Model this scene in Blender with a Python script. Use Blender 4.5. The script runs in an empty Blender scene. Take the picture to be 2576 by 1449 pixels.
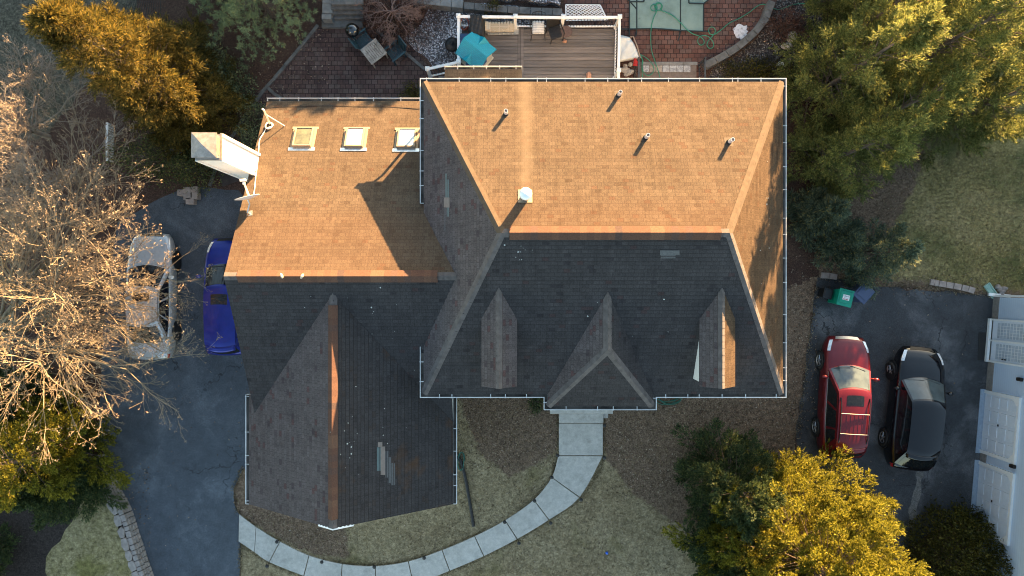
import bpy, bmesh, math, random
import numpy as np
from mathutils import Vector
random.seed(7); RNG = np.random.default_rng(11)
R = math.radians
S = bpy.context.scene
COL = S.collection
# ---------------------------------------------------------------- measuring the photograph
HC, F, CX, CY = 28.0, 1717.0, 1288.0, 724.5      # camera height (m) and lens, in units of a 2576-wide picture
def W(x, y, z=0.0):
    s = (HC - z) / F
    return ((x - CX) * s, (CY - y) * s, z)
def W2(x, y, z=0.0): return W(x, y, z)[:2]
U = 21.0 / F                                      # roof unit (m)
def zd(d): return 7.0 - d * U                     # roof drop below the garage ridge -> height
SUN_E, SUN_AZ = R(6.6), R(32.7)
SUNP, SUNC, SKY, EXPO = 5.0, (1.0, .61, .28), .078, 3.26
def SHADE(x): return 5.7 if x < -1.5 else 4.3 if 17.5 < x < 31 else 5.4  # heights of the unseen tree belt, shaped for the shade it casts
# ---------------------------------------------------------------- objects
def link(o, parent=None):
    COL.objects.link(o)
    if parent is not None: o.parent = parent
    return o
def thing(name, label, cat, loc=(0, 0, 0), rz=0, group=None, kind=None):
    o = bpy.data.objects.new(name, None); link(o)
    o.location = loc; o.rotation_euler = (0, 0, rz); o.empty_display_size = .3
    return tag(o, label, cat, group, kind)
def tag(o, label, cat=None, group=None, kind=None):
    o['label'] = label
    if cat: o['category'] = cat
    if group: o['group'] = group
    if kind: o['kind'] = kind
    return o
def struct(o, label=None):
    o['kind'] = 'structure'
    if label: o['label'] = label
    return o
class MB:
    """collects geometry, builds ONE mesh object"""
    def __init__(s): s.v = []; s.f = []; s.m = []; s.uv = {}
    def face(s, pts, m=0, uv=None):
        i = len(s.v); s.v += [tuple(p) for p in pts]; s.f.append(tuple(range(i, i + len(pts)))); s.m.append(m)
        if uv: s.uv[len(s.f) - 1] = uv
        return s
    def box(s, c, d, rz=0, m=0, taper=1.0, rx=0):
        """c = centre of the base, d = (dx,dy,dz)"""
        x, y, z = d[0] / 2, d[1] / 2, d[2]
        P = []
        for zz, k in ((0, 1), (z, taper)):
            for a, b in ((-x, -y), (x, -y), (x, y), (-x, y)): P.append((a * k, b * k, zz))
        ca, sa = math.cos(rz), math.sin(rz); cx, sx = math.cos(rx), math.sin(rx); Q = []
        for p in P:
            px, py, pz = p[0], p[1] * cx - p[2] * sx, p[1] * sx + p[2] * cx
            Q.append((c[0] + px * ca - py * sa, c[1] + px * sa + py * ca, c[2] + pz))
        i = len(s.v); s.v += Q
        for f in ((0, 3, 2, 1), (4, 5, 6, 7), (0, 1, 5, 4), (1, 2, 6, 5), (2, 3, 7, 6), (3, 0, 4, 7)):
            s.f.append(tuple(i + k for k in f)); s.m.append(m)
        return s
    def prism(s, pts, z0, z1, m=0, m2=None):
        """pts ccw in plan, extruded z0..z1"""
        n = len(pts); i = len(s.v)
        s.v += [(p[0], p[1], z0) for p in pts] + [(p[0], p[1], z1) for p in pts]
        s.f.append(tuple(i + n + k for k in range(n))); s.m.append(m)
        s.f.append(tuple(i + k for k in reversed(range(n)))); s.m.append(m)
        for k in range(n):
            j = (k + 1) % n; s.f.append((i + k, i + j, i + n + j, i + n + k)); s.m.append(m if m2 is None else m2)
        return s
    def tube(s, pts, r, n=6, m=0, cap=True):
        P = [Vector(p) for p in pts]; rs = r if isinstance(r, (list, tuple)) else [r] * len(P)
        i0 = len(s.v); up = Vector((0, 0, 1))
        for k, p in enumerate(P):
            t = (P[min(k + 1, len(P) - 1)] - P[max(k - 1, 0)])
            t = t.normalized() if t.length > 1e-9 else up
            a = t.cross(up) if abs(t.z) < .95 else t.cross(Vector((1, 0, 0))); a.normalize(); b = t.cross(a)
            for q in range(n):
                w = 2 * math.pi * q / n; s.v.append(tuple(p + (a * math.cos(w) + b * math.sin(w)) * rs[k]))
        for k in range(len(P) - 1):
            for q in range(n):
                a = i0 + k * n + q; b = i0 + k * n + (q + 1) % n
                s.f.append((a, b, b + n, a + n)); s.m.append(m)
        if cap:
            s.f.append(tuple(i0 + q for q in range(n))); s.m.append(m)
            e = i0 + (len(P) - 1) * n; s.f.append(tuple(e + q for q in reversed(range(n)))); s.m.append(m)
        return s
    def lathe(s, c, prof, n=20, m=0, rz=0, sx=1, sy=1):
        """prof: list of (radius, z)"""
        i0 = len(s.v)
        for (r, z) in prof:
            for q in range(n):
                w = 2 * math.pi * q / n; x, y = r * math.cos(w) * sx, r * math.sin(w) * sy
                s.v.append((c[0] + x * math.cos(rz) - y * math.sin(rz), c[1] + x * math.sin(rz) + y * math.cos(rz), c[2] + z))
        for k in range(len(prof) - 1):
            for q in range(n):
                a = i0 + k * n + q; b = i0 + k * n + (q + 1) % n
                s.f.append((a, b, b + n, a + n)); s.m.append(m)
        s.f.append(tuple(i0 + (len(prof) - 1) * n + q for q in range(n))); s.m.append(m)
        return s
    def grid(s, fn, nu, nv, m=0):
        i0 = len(s.v)
        for a in range(nu + 1):
            for b in range(nv + 1): s.v.append(tuple(fn(a / nu, b / nv)))
        for a in range(nu):
            for b in range(nv):
                p = i0 + a * (nv + 1) + b; s.f.append((p, p + nv + 1, p + nv + 2, p + 1)); s.m.append(m)
        return s
    def build(s, name, mats, parent=None, smooth=False, sub=0, bevel=0, solid=0):
        me = bpy.data.meshes.new(name); me.from_pydata(s.v, [], s.f)
        for mt in (mats if isinstance(mats, (list, tuple)) else [mats]): me.materials.append(mt)
        me.polygons.foreach_set('material_index', s.m)
        if s.uv:
            L = me.uv_layers.new(name='UVMap')
            for fi, uv in s.uv.items():
                for k, li in enumerate(me.polygons[fi].loop_indices): L.data[li].uv = uv[k]
        if smooth: me.polygons.foreach_set('use_smooth', [True] * len(s.f))
        me.update()
        o = bpy.data.objects.new(name, me); link(o, parent)
        if smooth == 2 or bevel:
            pass
        if solid: md = o.modifiers.new('solid', 'SOLIDIFY'); md.thickness = solid; md.offset = -1
        if bevel: md = o.modifiers.new('bevel', 'BEVEL'); md.width = bevel; md.segments = 2; md.limit_method = 'ANGLE'
        if sub: md = o.modifiers.new('sub', 'SUBSURF'); md.levels = md.render_levels = sub
        return o
# ---------------------------------------------------------------- materials
class NT:
    def __init__(s, name):
        s.mat = bpy.data.materials.new(name); s.mat.use_nodes = True; s.t = s.mat.node_tree
        s.b = s.t.nodes['Principled BSDF']
    def n(s, typ, **kw):
        nd = s.t.nodes.new(typ)
        for k, v in kw.items():
            if k in nd.inputs.keys() if isinstance(k, str) else False: nd.inputs[k].default_value = v
            else: setattr(nd, k, v)
        return nd
    def l(s, a, b): s.t.links.new(a, b)
    def co(s, kind='Object'):
        if not hasattr(s, '_tc'): s._tc = s.t.nodes.new('ShaderNodeTexCoord')
        return s._tc.outputs[kind]
    def noise(s, scale, detail=5, rough=.6, vec=None, dist=0):
        nd = s.t.nodes.new('ShaderNodeTexNoise'); nd.inputs['Scale'].default_value = scale
        nd.inputs['Detail'].default_value = detail; nd.inputs['Roughness'].default_value = rough; nd.inputs['Distortion'].default_value = dist
        s.l(vec if vec is not None else s.co(), nd.inputs['Vector']); return nd.outputs['Fac']
    def ramp(s, fac, stops, interp='LINEAR'):
        nd = s.t.nodes.new('ShaderNodeValToRGB'); cr = nd.color_ramp; cr.interpolation = interp
        while len(cr.elements) < len(stops): cr.elements.new(.5)
        for e, (p, c) in zip(cr.elements, stops):
            e.position = p; e.color = (c[0], c[1], c[2], 1) if not isinstance(c, (int, float)) else (c, c, c, 1)
        s.l(fac, nd.inputs['Fac']); return nd.outputs['Color']
    def mix(s, fac, a, b, mode='MIX'):
        nd = s.t.nodes.new('ShaderNodeMix'); nd.data_type = 'RGBA'; nd.blend_type = mode
        for v, i in ((fac, 0), (a, 6), (b, 7)):
            if isinstance(v, (int, float)): nd.inputs[i].default_value = v if i == 0 else (v, v, v, 1)
            elif isinstance(v, tuple): nd.inputs[i].default_value = (*v, 1)
            else: s.l(v, nd.inputs[i])
        return nd.outputs[2]
    def math(s, op, a, b=0.0):
        nd = s.t.nodes.new('ShaderNodeMath'); nd.operation = op
        for v, i in ((a, 0), (b, 1)):
            if isinstance(v, (int, float)): nd.inputs[i].default_value = v
            else: s.l(v, nd.inputs[i])
        return nd.outputs[0]
    def bump(s, h, strength=.4, dist=.02, prev=None):
        nd = s.t.nodes.new('ShaderNodeBump'); nd.inputs['Strength'].default_value = strength; nd.inputs['Distance'].default_value = dist
        s.l(h, nd.inputs['Height'])
        s.l(nd.outputs[0], s.b.inputs['Normal']); return nd
    def done(s, col=None, rough=.85, metal=0, spec=None, coat=0):
        if col is not None:
            if isinstance(col, tuple): s.b.inputs['Base Color'].default_value = (*col, 1)
            else: s.l(col, s.b.inputs['Base Color'])
        s.b.inputs['Roughness'].default_value = rough; s.b.inputs['Metallic'].default_value = metal
        if spec is not None: s.b.inputs['Specular IOR Level'].default_value = spec
        if coat: s.b.inputs['Coat Weight'].default_value = coat; s.b.inputs['Coat Roughness'].default_value = .04
        return s.mat
def plain(name, col, rough=.6, metal=0, var=.12, scale=9, spec=None, coat=0, bump=0):
    t = NT(name); f = t.noise(scale, 4)
    lo = tuple(max(0, c * (1 - var)) for c in col); hi = tuple(min(1, c * (1 + var)) for c in col)
    c = t.ramp(f, [(.3, lo), (.7, hi)])
    if bump: t.bump(f, bump, .01)
    return t.done(c, rough, metal, spec, coat)
def ground_mat(name, fine, coarse, fs=22, cs=.9, cf=.5, bump=.6, bd=.03, rough=.95, fd=8, patches=None, mask=None):
    """fine = colour stops of the small grain, coarse = colour stops multiplied over it (both real surface colours)"""
    t = NT(name)
    st = lambda f, k=2.6: t.math('ADD', t.math('MULTIPLY', t.math('SUBTRACT', f, .5), k), .5)
    a = t.ramp(st(t.noise(fs, fd, .8)), fine); b = t.ramp(st(t.noise(cs, 5, .65, dist=.6), 2.0), coarse)
    c = t.mix(cf, a, b)
    if patches:
        for (sc, lo, hi, colr) in patches: c = t.mix(t.ramp(t.noise(sc, 3, .6), [(lo, 0.0), (hi, .75)]), c, colr)
    c = t.mix(1.0, c, t.ramp(t.noise(fs * .42, 6, .85), [(.36, .55), (.64, 1.45)]), 'MULTIPLY')
    if mask:
        at = t.t.nodes.new('ShaderNodeAttribute'); at.attribute_name = 'bed'
        mk = t.ramp(t.math('ADD', at.outputs['Fac'], t.math('MULTIPLY', t.math('SUBTRACT', t.noise(2.4, 7, .75), .5), 1.1)), [(.42, 0.0), (.58, 1.0)])
        f2 = t.ramp(st(t.noise(17, 8, .8)), mask[0]); f2 = t.mix(1.0, f2, t.ramp(t.noise(6, 6, .85), [(.36, .5), (.64, 1.5)]), 'MULTIPLY'); c = t.mix(mk, c, f2)
    t.bump(t.noise(fs * .8, 8, .8), bump, bd)
    return t.done(c, rough, spec=.15)

M = {}
def shingle(name, base, dark, red, light, stain=None, course=.127):
    t = NT(name); uv = t.co('UV')
    def brick(wd, off, seedshift):
        nd = t.t.nodes.new('ShaderNodeTexBrick'); nd.offset = off; nd.offset_frequency = 2; nd.squash = 1
        mp = t.t.nodes.new('ShaderNodeMapping'); mp.inputs['Location'].default_value = (seedshift, 0, 0)
        t.l(uv, mp.inputs['Vector']); t.l(mp.outputs[0], nd.inputs['Vector'])
        nd.inputs['Color1'].default_value = (0, 0, 0, 1); nd.inputs['Color2'].default_value = (1, 1, 1, 1); nd.inputs['Mortar'].default_value = (.5, .5, .5, 1)
        nd.inputs['Scale'].default_value = 1; nd.inputs['Mortar Size'].default_value = .007; nd.inputs['Mortar Smooth'].default_value = .1
        nd.inputs['Bias'].default_value = 0; nd.inputs['Brick Width'].default_value = wd; nd.inputs['Row Height'].default_value = course
        return nd
    b1 = brick(.19, .37, 0.0); b2 = brick(.33, .61, 3.3)
    c = t.ramp(b1.outputs['Color'], [(0, base), (.3, tuple(.75 * a + .25 * b for a, b in zip(base, light))), (.6, tuple(.4 * a + .6 * b for a, b in zip(base, light))), (.8, light), (.925, dark), (.96, red)], 'CONSTANT')
    c2 = t.ramp(b2.outputs['Color'], [(0, .93), (.35, 1.0), (.75, 1.05), (.93, .86)], 'CONSTANT')
    c = t.mix(1.0, c, c2, 'MULTIPLY')
    c = t.mix(1.0, c, t.ramp(t.noise(.9, 5, .65), [(.34, .9), (.66, 1.09)]), 'MULTIPLY')
    c = t.mix(1.0, c, t.ramp(t.noise(38, 4, .85), [(.38, .7), (.62, 1.32)]), 'MULTIPLY')
    mp2 = t.t.nodes.new('ShaderNodeMapping'); mp2.inputs['Scale'].default_value = (7, .5, 1); t.l(uv, mp2.inputs['Vector']); c = t.mix(1.0, c, t.ramp(t.noise(1.0, 5, .7, mp2.outputs[0]), [(.34, .88), (.66, 1.12)]), 'MULTIPLY')
    gap = t.math('MULTIPLY', b1.outputs['Fac'], .45)
    c = t.mix(gap, c, tuple(x * .3 for x in base))
    if stain: c = stain(t, c)
    t.bump(t.noise(90, 3, .8), .35, .006)
    return t.done(c, .95, spec=.12)
def stain_rear(t, c):
    # pale wash below the metal flue (zinc runoff) and redder newer courses near the ridge
    sp = t.t.nodes.new('ShaderNodeSeparateXYZ'); t.l(t.co(), sp.inputs[0])
    dx = t.math('ABSOLUTE', t.math('SUBTRACT', sp.outputs[0], .42))
    n = t.noise(2.2, 4)
    m = t.math('MULTIPLY', t.ramp(t.math('ADD', dx, t.math('MULTIPLY', n, .25)), [(.18, 1.0), (.42, 0.0)]), t.ramp(t.math('DIVIDE', sp.outputs[1], 10), [(.27, 0.0), (.33, 1.0)]))
    mm = t.math('MULTIPLY', m, .4)
    c = t.mix(mm, c, (.19, .15, .105))
    nr = t.math('ADD', sp.outputs[1], t.math('MULTIPLY', t.noise(1.5, 3), .6))
    return t.mix(t.ramp(t.math('DIVIDE', nr, 10), [(.24, .16), (.32, 0.0)]), c, (.125, .06, .032))
def stain_moss(t, c):
    a = t.ramp(t.noise(.75, 4, .65), [(.56, 0.0), (.72, .55)])
    return t.mix(a, c, (.11, .052, .02))
M['sh_rear'] = shingle('shingles_rear_lit', (.094, .07, .05), (.08, .058, .041), (.094, .061, .042), (.105, .08, .057), stain_rear)  # lit copy of the shingles: sunlight put into a paler, warmer colour
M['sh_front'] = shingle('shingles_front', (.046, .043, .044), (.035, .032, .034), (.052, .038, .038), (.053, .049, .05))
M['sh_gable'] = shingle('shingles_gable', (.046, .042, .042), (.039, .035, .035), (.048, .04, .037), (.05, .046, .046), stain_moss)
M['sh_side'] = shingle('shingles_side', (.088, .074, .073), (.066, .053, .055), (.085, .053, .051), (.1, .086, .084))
M['sh_east'] = shingle('shingles_east_lit', (.072, .049, .032), (.058, .039, .026), (.07, .043, .027), (.082, .057, .037))  # lit copy for the sun-facing hip and dormer slope, warmth put into colour
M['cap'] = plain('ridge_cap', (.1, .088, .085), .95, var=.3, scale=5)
M['cap_lit'] = plain('ridge_cap_lit', (.092, .066, .044), .95, var=.2, scale=6)  # lit copy of the ridge cap, sun warmth put into its colour
def vent_mat():
    t = NT('ridge_vent_shingle'); i = t.n('ShaderNodeNewGeometry').outputs['Random Per Island']
    c = t.ramp(i, [(0, (.1, .057, .043)), (.4, (.115, .065, .047)), (.62, (.088, .056, .047)), (.8, (.125, .074, .053)), (.93, (.072, .05, .045))], 'CONSTANT')
    c = t.mix(1.0, c, t.ramp(t.noise(25, 4, .7), [(.3, .75), (.7, 1.2)]), 'MULTIPLY'); return t.done(c, .95, spec=.1)
M['vent'] = vent_mat()
M['white'] = plain('white_paint', (.8, .8, .79), .4, var=.04)
M['gutter'] = plain('gutter_paint', (.62, .62, .61), .45, var=.16, scale=2.5)
M['siding'] = plain('white_siding', (.78, .78, .76), .55, var=.05)
M['dark'] = plain('dark_gap', (.012, .012, .013), .8)
M['gutter_in'] = plain('gutter_inside', (.085, .075, .065), .8, var=.75, scale=2.2)
M['black'] = plain('black_plastic', (.014, .014, .015), .5)
M['rubber'] = plain('black_rubber', (.02, .02, .02), .8)
M['galv'] = plain('galvanised_metal', (.62, .63, .64), .35, .85, var=.2, scale=14)
M['rust'] = plain('weathered_metal', (.32, .28, .25), .5, .6, var=.3, scale=6)
M['tan'] = plain('tan_flashing', (.28, .21, .14), .6, var=.15)
M['glassw'] = plain('skylight_glass', (.5, .55, .58), .12, 0, var=.05, spec=.9)
M['glassd'] = plain('dark_glass', (.02, .025, .027), .06, 0, var=.2, spec=.9)
M['wood'] = plain('brown_door', (.12, .05, .03), .4)
M['teal'] = plain('teal_underlay', (.09, .135, .14), .7)
M['shing_new'] = plain('new_shingle', (.2, .165, .145), .95, var=.12)
M['shing_grey'] = plain('grey_patch', (.09, .093, .096), .9, var=.2, scale=20)
# ---------------------------------------------------------------- THE HOUSE
house = thing('house', 'large white house with brown shingle roofs, dormers and an attached garage wing', 'house')
def clip(poly, a, b, c):
    """keep a*x+b*y >= c"""
    out = []
    for i, p in enumerate(poly):
        q = poly[(i + 1) % len(poly)]; dp = a * p[0] + b * p[1] - c; dq = a * q[0] + b * q[1] - c
        if dp >= 0: out.append(p)
        if dp * dq < 0:
            t = dp / (dp - dq); out.append((p[0] + (q[0] - p[0]) * t, p[1] + (q[1] - p[1]) * t))
    return out
def roof(name, polys, plane, mat, course=.127, lift=.019, label=None):
    """polys in roof units; plane = (x0, y0, d0, gx, gy): drop d0 at (x0,y0), growing along plan direction (gx,gy) (its length is the pitch)"""
    x0, y0, d0, gx, gy = plane; p = math.hypot(gx, gy); ux, uy = gx / p, gy / p; sl = math.sqrt(1 + p * p); mb = MB()
    def Z(x, y): return zd(d0 + gx * (x - x0) + gy * (y - y0))
    for poly in polys:
        t = [(q[0] * ux + q[1] * uy) for q in poly]; t1 = max(t); t0 = min(t)
        run = course / sl / U; k0 = math.floor(t0 / run) - 1; k1 = math.ceil(t1 / run)
        for k in range(k0, k1 + 1):
            hi = k * run; lo = hi + run          # lo is further down the slope
            pc = clip(clip(poly, ux, uy, hi), -ux, -uy, -lo)
            if len(pc) < 3: continue
            jt = random.uniform(-.0035, .0035)
            pts = []; uv = []
            for q in pc:
                tt = q[0] * ux + q[1] * uy; w = (tt - hi) / run
                pts.append((q[0] * U, q[1] * U, Z(*q) + (lift + jt) * w + .003)); uv.append(((-q[0] * uy + q[1] * ux) * U, tt * U * sl))
            ar = sum(pts[i][0] * pts[(i + 1) % len(pts)][1] - pts[(i + 1) % len(pts)][0] * pts[i][1] for i in range(len(pts)))
            if ar < 0: pts.reverse(); uv.reverse()
            mb.face(pts, 0, uv)
            low = [i for i, q in enumerate(pc) if abs(q[0] * ux + q[1] * uy - lo) < 1e-6]
            if len(low) == 2:
                a, b = pc[low[0]], pc[low[1]]; za = Z(*a) + .003; zb = Z(*b) + .003; L = lift + jt
                mb.face([(a[0] * U, a[1] * U, za - .004), (b[0] * U, b[1] * U, zb - .004), (b[0] * U, b[1] * U, zb + L), (a[0] * U, a[1] * U, za + L)], 0,
                        [((-a[0] * uy + a[1] * ux) * U, lo * U * sl - .01)] * 2 + [((-b[0] * uy + b[1] * ux) * U, lo * U * sl - .01)] * 2)
        # underside
        mb.face([(q[0] * U, q[1] * U, Z(*q) - .03) for q in reversed(poly)], 0, [(0, 0)] * len(poly))
        for i, q in enumerate(poly):
            r = poly[(i + 1) % len(poly)]
            mb.face([(q[0] * U, q[1] * U, Z(*q) + .002), (r[0] * U, r[1] * U, Z(*r) + .002), (r[0] * U, r[1] * U, Z(*r) - .03), (q[0] * U, q[1] * U, Z(*q) - .03)], 0, [(0, 0)] * 4)
    o = mb.build(name, mat, house)
    if label: o['label'] = label
    return Z
XL, XR, YT, YB = -234.9, 720.5, 548.6, -282.0
DE, DR, RY, RX0, RX1 = 99.6, -120.2, 129.0, -24.0, 508.7
pr = (DE - DR) / (YT - RY); pf = (DE - DR) / (RY - YB); pl = (DE - DR) / (RX0 - XL); pe = (DE - DR) / (XR - RX1)
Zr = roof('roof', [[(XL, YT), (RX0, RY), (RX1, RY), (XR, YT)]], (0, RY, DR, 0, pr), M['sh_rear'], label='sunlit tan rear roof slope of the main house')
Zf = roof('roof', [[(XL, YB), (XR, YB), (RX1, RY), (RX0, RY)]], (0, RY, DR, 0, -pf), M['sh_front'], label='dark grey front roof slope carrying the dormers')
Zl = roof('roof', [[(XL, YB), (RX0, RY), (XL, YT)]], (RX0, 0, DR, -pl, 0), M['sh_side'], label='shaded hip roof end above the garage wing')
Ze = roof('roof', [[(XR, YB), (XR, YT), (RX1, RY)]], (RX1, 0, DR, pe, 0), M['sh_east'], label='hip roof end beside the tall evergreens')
GX, GY, PG, PF2 = -725.0, 29.5, .58, .54
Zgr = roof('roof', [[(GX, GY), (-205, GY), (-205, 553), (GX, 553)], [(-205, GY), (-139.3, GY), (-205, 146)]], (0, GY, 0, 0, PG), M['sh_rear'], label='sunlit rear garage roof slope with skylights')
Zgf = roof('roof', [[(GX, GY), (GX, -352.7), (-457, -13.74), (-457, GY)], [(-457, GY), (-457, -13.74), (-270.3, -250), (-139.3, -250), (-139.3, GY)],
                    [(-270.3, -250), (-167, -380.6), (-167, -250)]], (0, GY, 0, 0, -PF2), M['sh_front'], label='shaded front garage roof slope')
PK, GD = .683, 23.35
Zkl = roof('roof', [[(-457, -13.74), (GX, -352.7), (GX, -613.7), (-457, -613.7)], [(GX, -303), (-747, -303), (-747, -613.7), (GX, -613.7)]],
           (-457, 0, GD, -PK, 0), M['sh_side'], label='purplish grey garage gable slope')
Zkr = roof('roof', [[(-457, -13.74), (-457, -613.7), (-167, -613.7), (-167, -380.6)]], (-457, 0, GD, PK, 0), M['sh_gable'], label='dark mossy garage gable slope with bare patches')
# portico
Zpl = roof('roof', [[(235, -10.2), (95, -282), (95, -314.8), (235, -151.3)]], (235, 0, -46, -1.04, 0), M['sh_side'], label='sloped side of the porch roof')
Zpr = roof('roof', [[(235, -10.2), (235, -151.3), (375, -314.8), (375, -282)]], (235, 0, -46, 1.04, 0), M['sh_front'])
Zpf = roof('roof', [[(235, -151.3), (95, -314.8), (375, -314.8)]], (0, -151.3, -46, 0, -145.6 / 163.5), M['sh_front'], label='hipped front of the porch roof')
# ---- hip and ridge caps
def cap(name, p0, p1, ZA, ZB, w=.125, lift=.02, mat='cap', seg=.2, side=0, parent=None):
    a = Vector((p0[0], p0[1])) * U; b = Vector((p1[0], p1[1])) * U; L = (b - a).length; t = (b - a) / L; n = Vector((-t.y, t.x))
    k = max(1, int(L / seg)); mb = MB()
    for i in range(k):
        q0 = a + t * (L * i / k); q1 = a + t * (L * (i + 1) / k)
        r = []
        for q, e in ((q0, .0), (q1, .012)):
            row = []
            for sgn, Zs in ((1, ZA), (0, None), (-1, ZB)):
                p = q + n * (w * sgn); x, y = p.x / U, p.y / U
                z = min(ZA(x, y), ZB(x, y))
                row.append((p.x, p.y, z + lift + e))
            row[1] = (row[1][0], row[1][1], max(row[1][2], (row[0][2] + row[2][2]) / 2 + .02))
            r.append(row)
        mb.face([r[0][0], r[0][1], r[1][1], r[1][0]]); mb.face([r[0][1], r[0][2], r[1][2], r[1][1]])
        for s_ in (0, 2):
            d0 = r[0][s_]; d1 = r[1][s_]; dn = lambda v: (v[0], v[1], v[2] - lift - .02)
            mb.face([d0, d1, dn(d1), dn(d0)])
        e = r[1]; mb.face([e[0], e[1], e[2], (e[2][0], e[2][1], e[2][2] - .03), (e[1][0], e[1][1], e[1][2] - .03), (e[0][0], e[0][1], e[0][2] - .03)])
    # one island per cap shingle: merge inside each segment by distance happens through shared coordinates
    o = mb.build(name, M[mat], parent or house)
    if mat == 'vent':
        bm = bmesh.new(); bm.from_mesh(o.data); per = len(bm.faces) // k; bm.free()
    return o
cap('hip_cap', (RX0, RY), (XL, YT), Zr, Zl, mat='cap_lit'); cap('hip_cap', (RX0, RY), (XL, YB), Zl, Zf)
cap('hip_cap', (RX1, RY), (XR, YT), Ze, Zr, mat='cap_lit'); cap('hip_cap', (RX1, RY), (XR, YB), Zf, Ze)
cap('ridge_cap', (RX0, RY), (RX1, RY), Zr, Zf); cap('ridge_cap', (GX, GY), (-139.3, GY), Zgr, Zgf)
cap('ridge_cap', (-457, -13.74), (-457, -613.7), Zkr, Zkl)
cap('ridge_cap', (235, -10.2), (235, -151.3), Zpr, Zpl); cap('hip_cap', (235, -151.3), (95, -314.8), Zpf, Zpl); cap('hip_cap', (235, -151.3), (375, -314.8), Zpr, Zpf)
def ridge_vent(p0, p1, ZA, ZB, w=.2, lift=.07):
    a = Vector((p0[0], p0[1])) * U; b = Vector((p1[0], p1[1])) * U; L = (b - a).length; t = (b - a) / L; n = Vector((-t.y, t.x)); k = int(L / .2)
    v = []; f = []; m = []
    for i in range(k):
        i0 = len(v)
        for q in (a + t * (L * i / k), a + t * (L * (i + 1) / k)):
            zt = min(ZA(q.x / U, q.y / U), ZB(q.x / U, q.y / U)) + lift + .05
            for sg, Zs in ((1, ZA), (0, None), (-1, ZB)):
                p = q + n * w * sg
                v.append((p.x, p.y, zt if sg == 0 else min(ZA(p.x / U, p.y / U), ZB(p.x / U, p.y / U)) + lift))
            for sg, Zs in ((1, ZA), (-1, ZB)):
                p = q + n * w * sg; v.append((p.x, p.y, min(ZA(p.x / U, p.y / U), ZB(p.x / U, p.y / U)) - .01))
        f += [(i0, i0 + 5, i0 + 6, i0 + 1), (i0 + 1, i0 + 6, i0 + 7, i0 + 2)]; m += [0, 0]
        j = len(v); v += [v[i0], v[i0 + 3], v[i0 + 8], v[i0 + 5], v[i0 + 2], v[i0 + 4], v[i0 + 9], v[i0 + 7]]
        f += [(j, j + 1, j + 2, j + 3), (j + 7, j + 6, j + 5, j + 4)]; m += [1, 1]
    mb = MB(); mb.v = v; mb.f = f; mb.m = m
    return mb.build('ridge_vent', [M['vent'], M['dark']], house)
ridge_vent((-6, RY), (488, RY), Zr, Zf); ridge_vent((-690, GY), (-187, GY), Zgr, Zgf, .19); ridge_vent((-457, -44), (-457, -590), Zkr, Zkl, .15)
# ---- dormers
def dormer(xr, label, lit=False):
    o = thing_part = bpy.data.objects.new('dormer', None); link(o, house); o['label'] = label
    global house_keep
    d0, pk = -51.2, .92
    def sub(*a, **k):
        global house
        keep = house; house = o
        z = roof(*a, **k); house = keep; return z
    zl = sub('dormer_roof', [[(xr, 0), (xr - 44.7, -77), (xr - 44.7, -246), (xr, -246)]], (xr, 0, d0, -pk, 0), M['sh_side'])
    zr = sub('dormer_roof', [[(xr, 0), (xr, -246), (xr + 44.7, -246), (xr + 44.7, -77)]], (xr, 0, d0, pk, 0), M['sh_east' if lit else 'sh_side'])  # lit slope takes the sun-coloured shingle copy
    cap('ridge_cap', (xr, 0), (xr, -246), zr, zl, parent=o, w=.1)
    mb = MB(); e = 37.5
    for s_ in (-1, 1):
        x = (xr + s_ * e) * U
        P = [(x, -70 * U, Zf(0, -70) - .05), (x, -238 * U, Zf(0, -238) - .05), (x, -238 * U, zd(d0 + pk * e) - .02), (x, -70 * U, zd(d0 + pk * e) - .02)]
        mb.face(P if s_ > 0 else P[::-1])
    y = -238 * U; mb.face([((xr - e) * U, y, Zf(0, -238) - .05), ((xr + e) * U, y, Zf(0, -238) - .05), ((xr + e) * U, y, zd(d0 + pk * e) - .02), (xr * U, y, zd(d0) - .03), ((xr - e) * U, y, zd(d0 + pk * e) - .02)])
    mb.build('dormer_wall', M['siding'], o)
    wn = MB(); zb = Zf(0, -238) + .35
    wn.box((xr * U, y - .02, zb), (.62, .06, .62)); wn.box((xr * U, y - .045, zb + .05), (.5, .04, .52), m=1)
    wn.build('window', [M['white'], M['glassd']], o)
dormer(-32, 'narrow gabled dormer closest to the garage gable'); dormer(513, 'narrow gabled dormer with a sunlit strip on its slope', True)
# ---- walls
def wall_poly(pts, name='wall', mat='siding', parent=None):
    mb = MB(); n = len(pts)
    for i in range(n):
        a, b = pts[i], pts[(i + 1) % n]
        mb.face([(a[0] * U, a[1] * U, -.2), (b[0] * U, b[1] * U, -.2), (b[0] * U, b[1] * U, b[2]), (a[0] * U, a[1] * U, a[2])])
    return mb.build(name, M[mat], parent or house)
zM = zd(DE) - .04
wall_poly([(XL + 28, YB + 28, zM), (XR - 28, YB + 28, zM), (XR - 28, YT - 28, zM), (XL + 28, YT - 28, zM)])
gx = GX + 24
wall_poly([(gx, -340, Zgf(0, -340) - .05), (gx, -340, 2), (-210, -340, 2), (-210, 530, zd(PG * 500) - .06), (gx, 530, zd(PG * 500) - .06), (gx, GY, 6.94)])
zk = zd(GD + PK * 262) - .05
wall_poly([(-719, -340, zk), (-719, -590, zk), (-457, -590, zd(GD) - .06), (-195, -590, zk), (-195, -340, zk), (-457, -340, zk)])
sf = MB()   # soffits
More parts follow.
